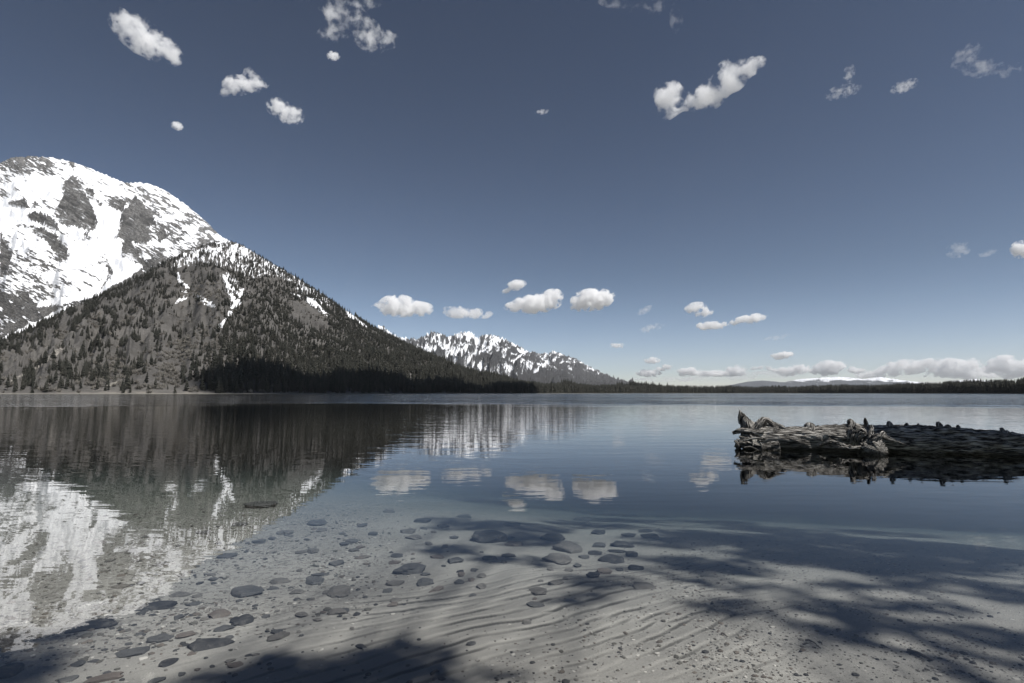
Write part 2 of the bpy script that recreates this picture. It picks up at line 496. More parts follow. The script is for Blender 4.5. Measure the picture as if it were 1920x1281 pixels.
def alpine_material(name, snow_col, rock_a, rock_b, talus, streak=(9.0, 2.6), rot=0.5, sc=1.0, nw=(.5, .42)):
    k = NT(name)
    p = k.pos()
    u = k.attr('u'); v = k.attr('v')
    uv = k.n('CombineXYZ', i_0=u, i_1=v).outputs[0]
    st = k.mapping(k.mapping(uv, (1, 1, 1), (0, 0, -rot)), (streak[1], streak[0], 1))
    n1 = k.noise(st, 1.0 * sc, 5, 0.62, 0.4); n2 = k.noise(st, 3.1 * sc, 4, 0.6); n3 = k.noise(p, 0.012 / sc, 4, .6)
    n = k.math('ADD', k.math('MULTIPLY', n1, nw[0]), k.math('ADD', k.math('MULTIPLY', n2, nw[1]), k.math('MULTIPLY', n3, 1 - nw[0] - nw[1])))
    bare = k.attr('bare')
    thr = k.ramp(bare, 0, 1, 0.72, 0.34, False)
    spec = k.ramp(n, k.math('SUBTRACT', thr, .014), k.math('ADD', thr, .014))
    rk = k.attr('rock')
    rkn = k.ramp(k.math('ADD', rk, k.math('MULTIPLY_ADD', n2, .9, -.45)), .42, .55)
    snowpatch = k.ramp(n1, .575, .60)
    rkn = k.math('MULTIPLY', rkn, k.math('SUBTRACT', 1.0, k.math('MULTIPLY', snowpatch, .8)))
    f = k.math('MAXIMUM', spec, rkn)
    rc = k.mix(k.ramp(n2, .38, .62), rock_a, rock_b)
    rc = k.mix(k.ramp(k.noise(st, .55 * sc, 3, .6, .5), .42, .6, 0, .6), rc, tuple(q * 1.25 for q in rock_b))
    rc = k.mix(k.ramp(n1, .40, .50, .8, 0), rc, tuple(q * .5 for q in rock_a))
    rc = k.mix(k.math('MULTIPLY', k.ramp(bare, .75, .9), .8), rc, talus)
    fine = k.noise(st, 9 * sc, 3, .7)
    rc = k.mix(k.ramp(fine, .42, .62, 0, .75), rc, tuple(c * .45 for c in rock_a))
    c = k.mix(f, snow_col, rc)
    hgt = k.math('ADD', k.math('MULTIPLY', n2, .6), k.math('MULTIPLY', fine, .5))
    nb = k.bump(k.math('MULTIPLY', hgt, k.math('MULTIPLY_ADD', f, .92, .08)), 1.0, 40.0)
    k.bsdf(c, 0.85, 0.2, nb)
    return k.m

M_peak = alpine_material('peak_snow_rock', (0.86, 0.87, 0.89), (0.115, 0.112, 0.108), (0.26, 0.255, 0.245), (0.105, 0.10, 0.095))
RIDGE_PEAK = [(-500, 440, 5000), (-260, 370, 5100), (-120, 335, 5200), (-40, 318, 5200), (0, 304, 5200), (30, 294, 5200), (60, 293, 5200), (95, 295, 5200), (130, 302, 5250), (160, 312, 5250),
              (190, 325, 5300), (235, 343, 5300), (258, 342, 5300), (285, 346, 5300), (310, 357, 5350), (350, 385, 5400), (385, 414, 5450), (410, 440, 5500), (440, 458, 5500), (520, 520, 5500), (640, 610, 5400), (760, 690, 5300), (860, 728, 5200)]
peak, _ = mountain('mountain', RIDGE_PEAK, lambda a: np.full_like(a, 2450.0), 60, -480, 860, 1.7, 420, 40, 1.05, peak_relief, 9, 3000, M_peak, peak_attrs)
tag(peak, 'massive snow-covered peak with grey cliffs rising at the left', 'mountain', kind='structure')

# ---- wooded hill in front of it
HX = lambda pts: crop(pts, 300, 420, 6.0)
H3 = lambda pts: crop(pts, 160, 440, 4.27)
H2 = lambda pts: crop(pts, 400, 430, 3.0)
HILL_SNOW = [
    HX([(530, 268), (690, 268), (710, 340), (640, 300), (540, 292)]), HX([(800, 240), (890, 215), (850, 340), (785, 360)]),
    HX([(630, 205), (780, 165), (810, 200), (660, 225)]), HX([(370, 330), (450, 290), (440, 340), (370, 390)]), HX([(255, 330), (310, 325), (300, 360), (260, 380)]),
    HX([(780, 380), (850, 350), (850, 420), (800, 440)]), HX([(920, 270), (990, 270), (990, 380), (920, 360)]),
    HX([(885, 735), (940, 730), (915, 880), (840, 960), (785, 1040), (755, 1040), (800, 930), (865, 860)]),
    HX([(690, 1090), (755, 1050), (715, 1150), (640, 1190), (645, 1150)]), HX([(700, 580), (740, 570), (810, 760), (860, 880), (820, 900), (760, 740)]),
    HX([(185, 540), (212, 540), (225, 620), (345, 720), (310, 770), (255, 770), (300, 720), (200, 640)]),
    HX([(230, 830), (330, 790), (350, 800), (250, 870), (160, 890)]), HX([(380, 805), (440, 810), (580, 880), (620, 940), (560, 925), (440, 860)]),
    HX([(1430, 750), (1560, 800), (1600, 850), (1560, 830)]), HX([(1650, 830), (1720, 850), (1830, 950), (1900, 1040), (1780, 960), (1660, 890)]),
    H2([(640, 370), (690, 380), (760, 430), (720, 415)]), H2([(720, 440), (770, 470), (870, 550), (850, 548), (760, 490)]), H2([(970, 530), (1000, 545), (1025, 570), (990, 555)]),
]
HILL_STREAK = [
    HX([(700, 170), (980, 245), (1250, 390), (1560, 560), (1480, 650), (1250, 560), (1000, 600), (900, 520), (700, 460), (500, 430), (250, 470), (120, 500), (200, 400), (380, 290), (560, 220)]),
    HX([(690, 570), (780, 560), (880, 640), (930, 740), (880, 880), (790, 960), (790, 830), (740, 680)]),
    HX([(1520, 690), (1680, 690), (1900, 760), (1900, 1040), (1640, 860)]),
    H2([(560, 240), (720, 350), (1040, 560), (1040, 585), (860, 500), (700, 420), (480, 330), (470, 300)]),
]
RIDGE_HILL = [(-520, 705, 1350), (-300, 690, 1400), (-120, 668, 1450), (0, 640, 1500), (65, 612, 1560), (130, 580, 1620), (200, 550, 1700), (260, 520, 1780), (310, 492, 1860), (345, 472, 1930), (395, 455, 1980), (425, 450, 2000),
              (452, 459, 2000), (500, 488, 2010), (560, 523, 2030), (640, 577, 2060), (700, 614, 2080), (760, 645, 2100), (830, 680, 2130), (900, 706, 2180), (960, 720, 2250), (1040, 729, 2300), (1180, 734, 2500), (1300, 735.5, 2600)]

def hill_relief(x, y, S, A, P):
    n = ridged(P * 0.010 + (S - 1) * .7 * np.sign(P - 425) * smooth(0, 200, np.abs(P - 425)), S * .8, 4, 91, .5) - .6
    return 60 * n + 16 * fbm(x / 120, y / 120, 4, 95) + 3 * fbm(x / 18, y / 18, 3, 96)

def hill_attrs(px, py, S, x, y, z):
    sn = poly_soft(HILL_SNOW, px, py, 1.0, 101)
    st = poly_soft(HILL_STREAK, px, py, 3.0, 111)
    sn = np.where(S > 1, 0, sn)
    talus = np.maximum(smooth(.02, .0, S), inside(H3([(380, 1120), (420, 1080), (150, 1250), (60, 1250)]), px, py) * 1.0)
    scar = inside(crop([(120, 770), (440, 600), (560, 470), (700, 395), (720, 410), (620, 500), (460, 620), (130, 790)], 0, 580, 5.82), px + 3 * noise2(px * .1, py * .1, 122), py)
    return {'snow': sn, 'streak': st, 'talus': talus, 'scar': scar, 'u': px / 100., 'v': py / 100.}

def hill_material():
    k = NT('hill_grass_talus')
    p = k.pos()
    uv = k.n('CombineXYZ', i_0=k.attr('u'), i_1=k.attr('v')).outputs[0]
    n1 = k.noise(p, 0.008, 5, .6); n2 = k.noise(p, 0.05, 5, .65); n3 = k.noise(p, 0.22, 4, .7)
    c = k.mix(k.ramp(n1, .40, .62), (0.078, 0.074, 0.070), (0.115, 0.109, 0.102))
    c = k.mix(k.ramp(n2, .45, .68, 0, .7), c, (0.065, 0.062, 0.056))
    c = k.mix(k.ramp(n3, .5, .72, 0, .55), c, (0.155, 0.148, 0.138))
    c = k.mix(k.math('MULTIPLY', k.attr('scar'), k.ramp(n3, .35, .6)), c, (0.30, 0.28, 0.25))
    c = k.mix(k.math('MULTIPLY', k.attr('talus'), k.ramp(n2, .4, .6)), c, (0.22, 0.205, 0.18))
    st = k.noise(k.mapping(uv, (26, 7, 1), (0, 0, 0.15)), 1.0, 4, .6)
    f = k.math('MULTIPLY', k.attr('streak'), k.ramp(st, .505, .55))
    sn = k.ramp(k.math('ADD', k.attr('snow'), k.math('MULTIPLY_ADD', n3, .7, -.35)), .42, .55)
    f = k.math('MAXIMUM', f, sn)
    c = k.mix(f, c, (0.84, 0.85, 0.87))
    nb = k.bump(k.math('ADD', n2, k.math('MULTIPLY', n3, .5)), .7, 4.0)
    k.bsdf(c, 0.9, 0.15, nb)
    return k.m
def shore_m(a): return shore(a) + 6.0
hill, HG = mountain('hill', RIDGE_HILL, shore_m, 0.6, -520, 1290, 2.2, 300, 30, 1.12, hill_relief, 2.0, 1500, hill_material(), hill_attrs)
tag(hill, 'steep hill with scattered conifers and snow streaks above the left shore', 'hill', kind='structure')

# ---- far snowy range, two massifs
RIDGE_A = [(700, 600, 9000), (745, 632, 9000), (786, 636, 9000), (800, 627, 9000), (811, 622, 9000), (818, 624, 9000), (826, 626, 9000), (839, 631, 9000), (854, 627, 9000), (862, 625, 9000), (868, 621, 9000), (873, 624, 9000), (881, 621, 9000),
           (886, 626, 9000), (892, 631, 9000), (898, 634, 9000), (905, 628.5, 9000), (920, 627.5, 9000), (931, 629, 9000), (946, 636, 9000), (959, 642, 9050), (972, 648, 9100), (990, 659, 9200), (1007, 669, 9300), (1040, 688, 9400), (1080, 706, 9500), (1130, 722, 9600), (1190, 731, 9700)]
RIDGE_B = [(880, 640, 11800), (960, 655, 11800), (985, 662, 11800), (999, 659, 11800), (1012, 664, 11800), (1023, 660.5, 11800), (1029, 663.5, 11800), (1036, 657.5, 11800), (1047, 661, 11800), (1060, 668, 11800), (1078, 671, 11800), (1095, 681, 11800), (1121, 695, 11800), (1152, 709, 11800), (1187, 724, 11800), (1230, 732, 11800)]

def range_gul(P, S):
    V = S * 105.0
    w = 9 * noise2(P * .03, V * .03, 129) + 3.5 * noise2(P * .12, V * .12, 130)
    q = P + (V - 105) * np.interp(P, [780, 860, 900, 1000, 1180], [-.15, -.25, -.5, -.75, -.9]) * -1.0 * -1.0 + w
    big = ridged(q * 0.022, V * .006 + 1, 3, 131, .5)
    mid = ridged(q * 0.075, V * .022 + 4, 4, 137, .55)
    fin = ridged(q * 0.22, V * .07 + 2, 3, 139, .55)
    return big, mid, fin

def range_relief(x, y, S, A, P):
    b, m, f = range_gul(P, S)
    return 300 * (b - .6) - 210 * (m - .55) - 70 * (f - .5)

def range_attrs(px, py, S, x, y, z):
    b, m, f = range_gul(px, S)
    hgt = (737 - py) / 115.
    v = 0.55 - 1.9 * (m - .66) + 0.5 * (b - .62) - 1.5 * (f - .62) - 0.42 * (hgt - .6) + .5 * smooth(.42, .12, hgt)
    v = v + .3 * noise2(px * .045, py * .06, 143)
    return {'rock': np.zeros_like(px), 'bare': np.clip(v, 0, 1), 'u': px / 100., 'v': py / 100.}
M_range = alpine_material('range_snow_rock', (0.84, 0.86, 0.89), (0.075, 0.077, 0.082), (0.15, 0.15, 0.152), (0.10, 0.10, 0.102), (20, 7), 0.9, 2.1, (.35, .58))
rb, _ = mountain('mountain', RIDGE_B, lambda a: np.full_like(a, 9800.0), 15, 880, 1226, 0.7, 200, 20, 1.0, range_relief, 34, 3000, M_range, range_attrs, .28)
tag(rb, 'smaller snow-topped mountain sloping down to the right behind the jagged range', 'mountain', kind='structure')
ra, _ = mountain('mountain', RIDGE_A, lambda a: np.full_like(a, 6600.0), 15, 706, 1188, 0.7, 260, 20, 1.0, range_relief, 34, 3000, M_range, range_attrs, .28)
tag(ra, 'jagged far mountain range with snow-filled gullies at the centre', 'mountain', kind='structure')

# ---- low far hills on the right horizon
def far_relief(x, y, S, A, P): return 130 * (ridged(P * .03 + S, S * 2, 4, 151) - .6)
def far_attrs(px, py, S, x, y, z):
    top = np.interp(px, [1490, 1600, 1700, 1760, 1790, 1880], [711, 708, 712, 719, 715, 714])
    bare = np.clip(0.30 + (py - top - 1) * .085 + .35 * noise2(px * .05, py * .3, 161) + .4 * smooth(1490, 1430, px), 0, 1)
    return {'rock': np.zeros_like(px), 'bare': bare, 'u': px / 100., 'v': py / 100.}
M_far = alpine_material('far_hill_snow_forest', (0.82, 0.84, 0.88), (0.06, 0.07, 0.085), (0.08, 0.09, 0.105), (0.06, 0.07, 0.085), (30, 8), 0.2, 2.0)
for nm, rd, p0, p1_, lab in (
    ('hill', [(1320, 733, 27000), (1370, 722, 27000), (1400, 716, 27000), (1430, 713.5, 27000), (1470, 717, 27000), (1500, 711, 27000), (1540, 708, 27000), (1580, 707, 27000), (1620, 711, 27000), (1650, 707, 27000), (1690, 713, 27000), (1730, 717, 27000), (1770, 722, 27000), (1830, 733, 27000)], 1322, 1828, 'long low blue hill streaked with snow on the far right horizon'),
    ('hill', [(1700, 733, 30000), (1750, 722, 30000), (1790, 714, 30000), (1830, 711, 30000), (1860, 716, 30000), (1900, 719, 30000), (2000, 714, 30000), (2100, 722, 30000), (2200, 733, 30000)], 1702, 2196, 'pale snowy hill just above the trees near the right edge')):
    fo, _ = mountain(nm, rd, lambda a: np.full_like(a, 23000.0), 10, p0, p1_, 1.2, 70, 12, 0.9, far_relief, 14, 5000, M_far, far_attrs, .2)
    tag(fo, lab, 'hill', kind='structure')
# ------------------------------------------------------------------ conifers
def needle_material():
    k = NT('conifer_needles')
    oi = k.n('ObjectInfo').outputs['Random']
    n = k.noise(k.obj(), 1.2, 2)
    c = k.mix(oi, (0.042, 0.045, 0.037), (0.082, 0.080, 0.066))
    c = k.mix(k.ramp(n, .4, .7, 0, .5), c, (0.125, 0.12, 0.10))
    b = k.bsdf(c, 0.8, 0.2)
    return k.m
def bark_material():
    k = NT('conifer_bark')
    n = k.noise(k.mapping(k.obj(), (3, 3, .6)), 2.0, 4)
    k.bsdf(k.mix(n, (0.05, 0.045, 0.04), (0.14, 0.125, 0.11)), 0.9, 0.1)
    return k.m
def twig_material():
    k = NT('bare_twigs')
    oi = k.n('ObjectInfo').outputs['Random']
    k.bsdf(k.mix(oi, (0.13, 0.12, 0.105), (0.22, 0.205, 0.18)), 0.9, 0.1)
    return k.m
M_needle, M_bark, M_twig = needle_material(), bark_material(), twig_material()

def cone_trunk(h, r0, seg=6):
    v = []; f = []
    rings = [(0, r0), (h * .5, r0 * .6), (h, r0 * .08)]
    for z, r in rings:
        for i in range(seg):
            a = 2 * math.pi * i / seg; v.append((r * math.cos(a), r * math.sin(a), z))
    for q in range(2):
        for i in range(seg):
            j = (i + 1) % seg
            f.append((q * seg + i, q * seg + j, (q + 1) * seg + j, (q + 1) * seg + i))
    return v, f

def conifer(seed, width=0.17, start=0.12, tiers=15, per=8, droop=.25, rag=.35):
    """unit-height conifer: returns (trunk mesh, crown mesh)"""
    rd = random.Random(seed)
    tv, tf = cone_trunk(0.97, 0.013)
    tm = bpy.data.meshes.new('trunk'); tm.from_pydata(tv, [], tf); tm.materials.append(M_bark)
    V, F = [], []
    for t in range(tiers):
        q = t / (tiers - 1)
        z = start + (0.97 - start) * q
        prof = (1 - q) ** 0.8 * (0.55 + 0.45 * min(1, q * 5 + .25))
        for b in range(per if q < .8 else 5):
            a = rd.random() * 6.283
            L = width * prof * rd.uniform(1 - rag, 1 + rag * .6) + 0.012
            zz = z + rd.uniform(-.03, .03)
            w = L * rd.uniform(.32, .55) + .006
            d = droop * L * rd.uniform(.2, 1.6) - (0.1 if q > .85 else 0) * L
            ca, sa = math.cos(a), math.sin(a)
            def P(r, s, h): return (ca * r - sa * s, sa * r + ca * s, zz + h)
            i = len(V)
            V += [P(0.0, 0, .028), P(L * .55, w, -d * .4 + .004), P(L, 0, -d), P(L * .55, -w, -d * .4 + .004), P(L * .35, 0, -.035 - d * .5)]
            F += [(i, i + 1, i + 2), (i, i + 2, i + 3), (i, i + 4, i + 1), (i + 4, i + 3, i + 2), (i + 4, i + 2, i + 1), (i, i + 3, i + 4)]
    i = len(V); V += [(.012, 0, .93), (-.006, .01, .93), (-.006, -.01, .93), (0, 0, 1.0)]; F += [(i, i + 1, i + 3), (i + 1, i + 2, i + 3), (i + 2, i, i + 3)]
    cm = bpy.data.meshes.new('crown'); cm.from_pydata(V, [], F); cm.materials.append(M_needle)
    return tm, cm

def shrub(seed):
    """unit-height bare broadleaf clump"""
    rd = random.Random(seed); V, F = [], []
    for b in range(46):
        a = rd.random() * 6.283; rr = rd.random() ** .6 * .42; h = rd.uniform(.45, 1.0) * (1 - .45 * rr / .42)
        x, y = rr * math.cos(a), rr * math.sin(a); w = rd.uniform(.012, .04); b2 = rd.random() * 6.28
        cx, cy_ = w * math.cos(b2), w * math.sin(b2)
        i = len(V)
        V += [(x * .3 - cx * .4, y * .3 - cy_ * .4, 0), (x * .3 + cx * .4, y * .3 + cy_ * .4, 0), (x + cx * 2, y + cy_ * 2, h * .7), (x, y, h), (x - cx * 2, y - cy_ * 2, h * .75)]
        F += [(i, i + 1, i + 2), (i, i + 2, i + 4), (i + 4, i + 2, i + 3)]
    me = bpy.data.meshes.new('shrub'); me.from_pydata(V, [], F); me.materials.append(M_twig); return me

KINDS = [conifer(1, .16), conifer(2, .13, .08, 16, 7), conifer(3, .20, .14, 14, 9, .3, .45), conifer(4, .15, .22, 13, 8, .2, .5), conifer(5, .105, .1, 17, 7), conifer(6, .18, .05, 15, 9, .35, .4)]
KCOL = bpy.data.collections.new('tree_kinds')
for q, (tm, cm) in enumerate(KINDS):
    vs = np.zeros(len(tm.vertices) * 3); tm.vertices.foreach_get('co', vs)
    V = [tuple(v.co) for v in tm.vertices] + [tuple(v.co) for v in cm.vertices]; n = len(tm.vertices)
    F = [tuple(p.vertices) for p in tm.polygons] + [tuple(i + n for i in p.vertices) for p in cm.polygons]
    me = bpy.data.meshes.new('conifer'); me.from_pydata(V, [], F); me.materials.append(M_bark); me.materials.append(M_needle)
    me.polygons.foreach_set('material_index', np.array([0] * len(tm.polygons) + [1] * len(cm.polygons), np.int32))
    o = bpy.data.objects.new('kind_%02d' % q, me); KCOL.objects.link(o)
SCOL = bpy.data.collections.new('shrub_kinds')
for q in range(3): SCOL.objects.link(bpy.data.objects.new('shrub_%02d' % q, shrub(30 + q)))

def scatter_object(name, pts, scale, col, label, cat, wide=None):
    me = bpy.data.meshes.new(name); n = len(pts)
    me.vertices.add(n); me.vertices.foreach_set('co', np.asarray(pts, np.float32).ravel())
    rs = np.random.RandomState(len(pts))
    a = me.attributes.new('size', 'FLOAT_VECTOR', 'POINT')
    w = scale * (rs.uniform(.85, 1.3, n) if wide is None else wide)
    a.data.foreach_set('vector', np.stack([w, w, scale], -1).astype(np.float32).ravel())
    a = me.attributes.new('turn', 'FLOAT_VECTOR', 'POINT')
    a.data.foreach_set('vector', np.stack([rs.normal(0, .03, n), rs.normal(0, .03, n), rs.uniform(0, 6.28, n)], -1).astype(np.float32).ravel())
    a = me.attributes.new('kind_index', 'INT', 'POINT'); a.data.foreach_set('value', rs.randint(0, len(col.objects), n).astype(np.int32))
    o = link(name, me)
    g = bpy.data.node_groups.new(name + '_nodes', 'GeometryNodeTree')
    g.interface.new_socket('Geometry', in_out='INPUT', socket_type='NodeSocketGeometry'); g.interface.new_socket('Geometry', in_out='OUTPUT', socket_type='NodeSocketGeometry')
    N, K = g.nodes, g.links
    gi, go = N.new('NodeGroupInput'), N.new('NodeGroupOutput')
    ci = N.new('GeometryNodeCollectionInfo'); ci.inputs['Collection'].default_value = col; ci.inputs['Separate Children'].default_value = True; ci.inputs['Reset Children'].default_value = True
    ip = N.new('GeometryNodeInstanceOnPoints'); ip.inputs['Pick Instance'].default_value = True
    def na(nm, ty):
        x = N.new('GeometryNodeInputNamedAttribute'); x.data_type = ty; x.inputs['Name'].default_value = nm; return [s for s in x.outputs if s.enabled][0]
    K.new(gi.outputs[0], ip.inputs['Points']); K.new(ci.outputs[0], ip.inputs['Instance'])
    K.new(na('kind_index', 'INT'), ip.inputs['Instance Index']); K.new(na('size', 'FLOAT_VECTOR'), ip.inputs['Scale'])
    e2r = N.new('FunctionNodeEulerToRotation'); K.new(na('turn', 'FLOAT_VECTOR'), e2r.inputs[0]); K.new(e2r.outputs[0], ip.inputs['Rotation'])
    K.new(ip.outputs[0], go.inputs[0])
    md = o.modifiers.new('scatter', 'NODES'); md.node_group = g
    return tag(o, label, cat, kind='stuff')

# ---- where trees stand on the hill
gx, gy, gz, gS, gpx, gpy = HG
MEADOW = [H3([(540, 690), (640, 620), (700, 570), (830, 530), (1000, 560), (1070, 640), (1060, 745), (900, 765), (800, 740), (680, 760), (560, 735)]),
          H3([(640, 890), (800, 810), (1040, 840), (1045, 905), (900, 930), (830, 1010), (760, 1110), (740, 1240), (420, 1240), (560, 1180), (540, 1060), (580, 940)]),
          H3([(380, 880), (500, 830), (540, 870), (480, 960), (340, 980), (310, 940)]),
          H3([(740, 520), (820, 440), (960, 380), (1080, 430), (1100, 560), (1000, 540), (840, 500)]),
          HX([(1500, 860), (1650, 900), (1900, 1070), (1900, 1190), (1600, 1190), (1480, 1000)]),
          crop([(0, 560), (330, 450), (560, 330), (900, 330), (960, 420), (620, 470), (420, 600), (130, 790), (0, 830)], 0, 580, 5.82)]
CHUTE = HILL_SNOW

def hill_density(px, py, S):
    clump = fbm(px * .045, py * .07, 3, 171)
    d = 0.34 + 0.55 * smooth(-.10, .30, clump)
    right = smooth(-30, 40, px - np.interp(py, [440, 520, 600, 660, 735], [395, 420, 425, 400, 365]))
    d = np.maximum(d * smooth(-.15, .2, clump + .0), right * (0.72 + .2 * clump))
    crest = smooth(26, 6, py - np.interp(px, [-200, 0, 130, 260, 345, 425, 560, 700, 900], [675, 640, 580, 520, 472, 450, 523, 614, 706]))
    d = np.maximum(d, crest * (.55 + .35 * clump))
    top = smooth(600, 500, py) * smooth(300, 360, px)
    d = d * (1 - .45 * top)
    mm = np.zeros(px.shape)
    for p in MEADOW: mm = np.maximum(mm, inside(p, px + 6 * noise2(px * .07, py * .07, 181), py + 5 * noise2(px * .07, py * .07, 182)))
    d = np.where(mm > 0, np.minimum(d, .035), d)
    sn = np.zeros(px.shape)
    for p in CHUTE: sn = np.maximum(sn, inside(p, px, py))
    d = np.where(sn > 0, np.minimum(d, .05), d)
    d = np.where(px > 860, np.maximum(d, .9), d)
    sh = np.interp(px, [370, 420, 500, 560, 700, 800, 900, 1000], [738, 704, 690, 676, 684, 692, 712, 726])
    d = np.where((py > sh) & (px > 385), np.maximum(d, 1.0), d)
    return np.clip(d, 0, 1)

rs = np.random.RandomState(11)
def sample_hill(n_per_m2, smax=1.12):
    sl = gS[:-1, :-1] < smax
    ax = gx[1:, :-1] - gx[:-1, :-1]; ay = gy[1:, :-1] - gy[:-1, :-1]
    bx = gx[:-1, 1:] - gx[:-1, :-1]; by = gy[:-1, 1:] - gy[:-1, :-1]
    area = np.abs(ax * by - ay * bx)
    lam = area * n_per_m2 * sl
    cnt = rs.poisson(lam)
    ii, jj = np.nonzero(cnt); rep = cnt[ii, jj]; ii = np.repeat(ii, rep); jj = np.repeat(jj, rep)
    u = rs.rand(len(ii)); v = rs.rand(len(ii))
    def bl(a): return (a[ii, jj] * (1 - u) * (1 - v) + a[ii + 1, jj] * u * (1 - v) + a[ii, jj + 1] * (1 - u) * v + a[ii + 1, jj + 1] * u * v)
    return bl(gx), bl(gy), bl(gz), bl(gS), bl(gpx), bl(gpy)

X, Y, Z, S_, PX, PY = sample_hill(1 / 28.0)
dn = hill_density(PX, PY, S_)
keep = rs.rand(len(X)) < dn
keep &= ~((S_ < .012) & (PX < 385) & (rs.rand(len(X)) < .6))
X, Y, Z, PX, PY = X[keep], Y[keep], Z[keep], PX[keep], PY[keep]
Hh = rs.lognormal(math.log(10.2), .32, len(X)) * np.interp(PY, [440, 560, 700], [.62, .85, 1.05]) * np.where((PX > 385) & (PY > 660), 1.22, 1.0)
Hh = np.clip(Hh, 4, np.where(PX < 385, 19, 25))
hillT = np.stack([X, Y, Z - .3, Hh, PX], -1)

# ---- forest along the far shore
def shore_trees(p0, p1, n, depth):
    px = rs.uniform(p0, p1, n); az = az_of(px); q = depth * rs.rand(n) ** 1.3
    r = shore(az) + 6 + q
    x = r * np.sin(az); y = r * np.cos(az)
    z = 0.6 + np.interp(q, [0, 30, 80, 200], [0, .7, 1.3, 2.4])
    h = rs.lognormal(math.log(17.5), .20, n)
    h = np.clip(h, 7, 25)
    tall = fbm(px * .02, px * 0 + 2.2, 2, 191)
    return np.stack([x, y, z, h * (1 + .12 * tall), px], -1)
farT = np.concatenate([shore_trees(930, 1200, 3200, 170), shore_trees(1180, 1560, 4200, 180), shore_trees(1540, 1800, 4200, 200), shore_trees(1780, 2080, 4200, 220)])
# the bank rises a little towards the right edge
rise = smooth(1700, 1930, farT[:, 4])
farT[:, 3] *= 1 - .18 * rise
rr_ = np.hypot(farT[:, 0], farT[:, 1]) - shore(np.arctan2(farT[:, 0], farT[:, 1]))

ALL = np.concatenate([hillT, farT])
dist = np.hypot(ALL[:, 0], ALL[:, 1])
azA = np.arctan2(ALL[:, 0], ALL[:, 1])
back = dist - shore(azA)
tpx, tpy = project(ALL[:, 0], ALL[:, 1], ALL[:, 2])
hp = ALL[:, 3] / dist * FPX
score = hp * np.interp(back, [0, 15, 40, 120, 400], [1.25, 1.1, .8, .45, .3])
score[(tpx < 6) | (tpx > 1914)] = 0
# the open slope at the left shows single trees higher up as well
openL = (tpx < 385) & (back < 260)
score[openL] *= 1.25
pick = np.argsort(-score)[:300]
mask = np.zeros(len(ALL), bool); mask[pick] = True
for i in pick:
    x, y, z, h, px = ALL[i]
    if tpx[i] < 385: lab, gp = 'dark single conifer on the open lower slope above the left shore', 'conifers on the open slope at the left'
    elif tpx[i] < 560: lab, gp = 'shoreline conifer in the left end of the shaded forest beside the open slope', 'front trees at the left end of the shaded forest'
    elif tpx[i] < 800: lab, gp = 'shoreline conifer in the middle of the shaded forest under the hill', 'front trees in the middle of the shaded forest'
    elif tpx[i] < 1100: lab, gp = 'shoreline conifer in the right end of the shaded forest below the far range', 'front trees at the right end of the shaded forest'
    elif tpx[i] < 1640: lab, gp = 'small conifer at the front of the distant sunlit tree line', 'front trees of the distant tree line'
    else: lab, gp = 'tall conifer at the front of the tree line near the right edge', 'front trees at the right end of the far shore'
    e = empty('conifer_tree', (x, y, z)); w = h * rs.uniform(.9, 1.25)
    e.scale = (w, w, h); e.rotation_euler = (rs.normal(0, .02), rs.normal(0, .02), rs.uniform(0, 6.28))
    tag(e, lab, 'tree', gp)
    tm, cm = KINDS[rs.randint(len(KINDS))]
    link('trunk', tm, None, e); link('crown', cm, None, e)
rest = ALL[~mask]
onhill = np.arange(len(ALL))[~mask] < len(hillT)
scatter_object('hill_conifers', rest[onhill][:, :3], rest[onhill][:, 3], KCOL, 'thousands of dark conifers covering the hill in clumps', 'forest')
scatter_object('shore_conifers', rest[~onhill][:, :3], rest[~onhill][:, 3], KCOL, 'continuous strip of conifers along the distant shore', 'forest')

# ---- bare aspens and brush
X, Y, Z, S_, PX, PY = sample_hill(1 / 45.0, .75)
d2 = smooth(.0, .35, fbm(PX * .03, PY * .05, 3, 201)) * .5
br = np.zeros(len(X))
for p in (MEADOW[1], MEADOW[3], H3([(0, 1080), (180, 960), (330, 1000), (330, 1240), (0, 1240)]), H3([(900, 760), (1281, 860), (1281, 1010), (1000, 1130), (940, 1050), (980, 900)])):
    br = np.maximum(br, inside(p, PX, PY))
d2 = np.maximum(d2 * .8, br * .8) * smooth(480, 560, PY)
kp = rs.rand(len(X)) < d2
scatter_object('bare_brush', np.stack([X[kp], Y[kp], Z[kp] - .1], -1), rs.uniform(3, 8.5, kp.sum()), SCOL, 'grey leafless aspens and brush between the conifers on the hill', 'brush', 1.0 * rs.uniform(3, 9, kp.sum()) / 1.0 / np.maximum(1, 0) if False else None)
print('TREES', len(ALL), 'brush', kp.sum())

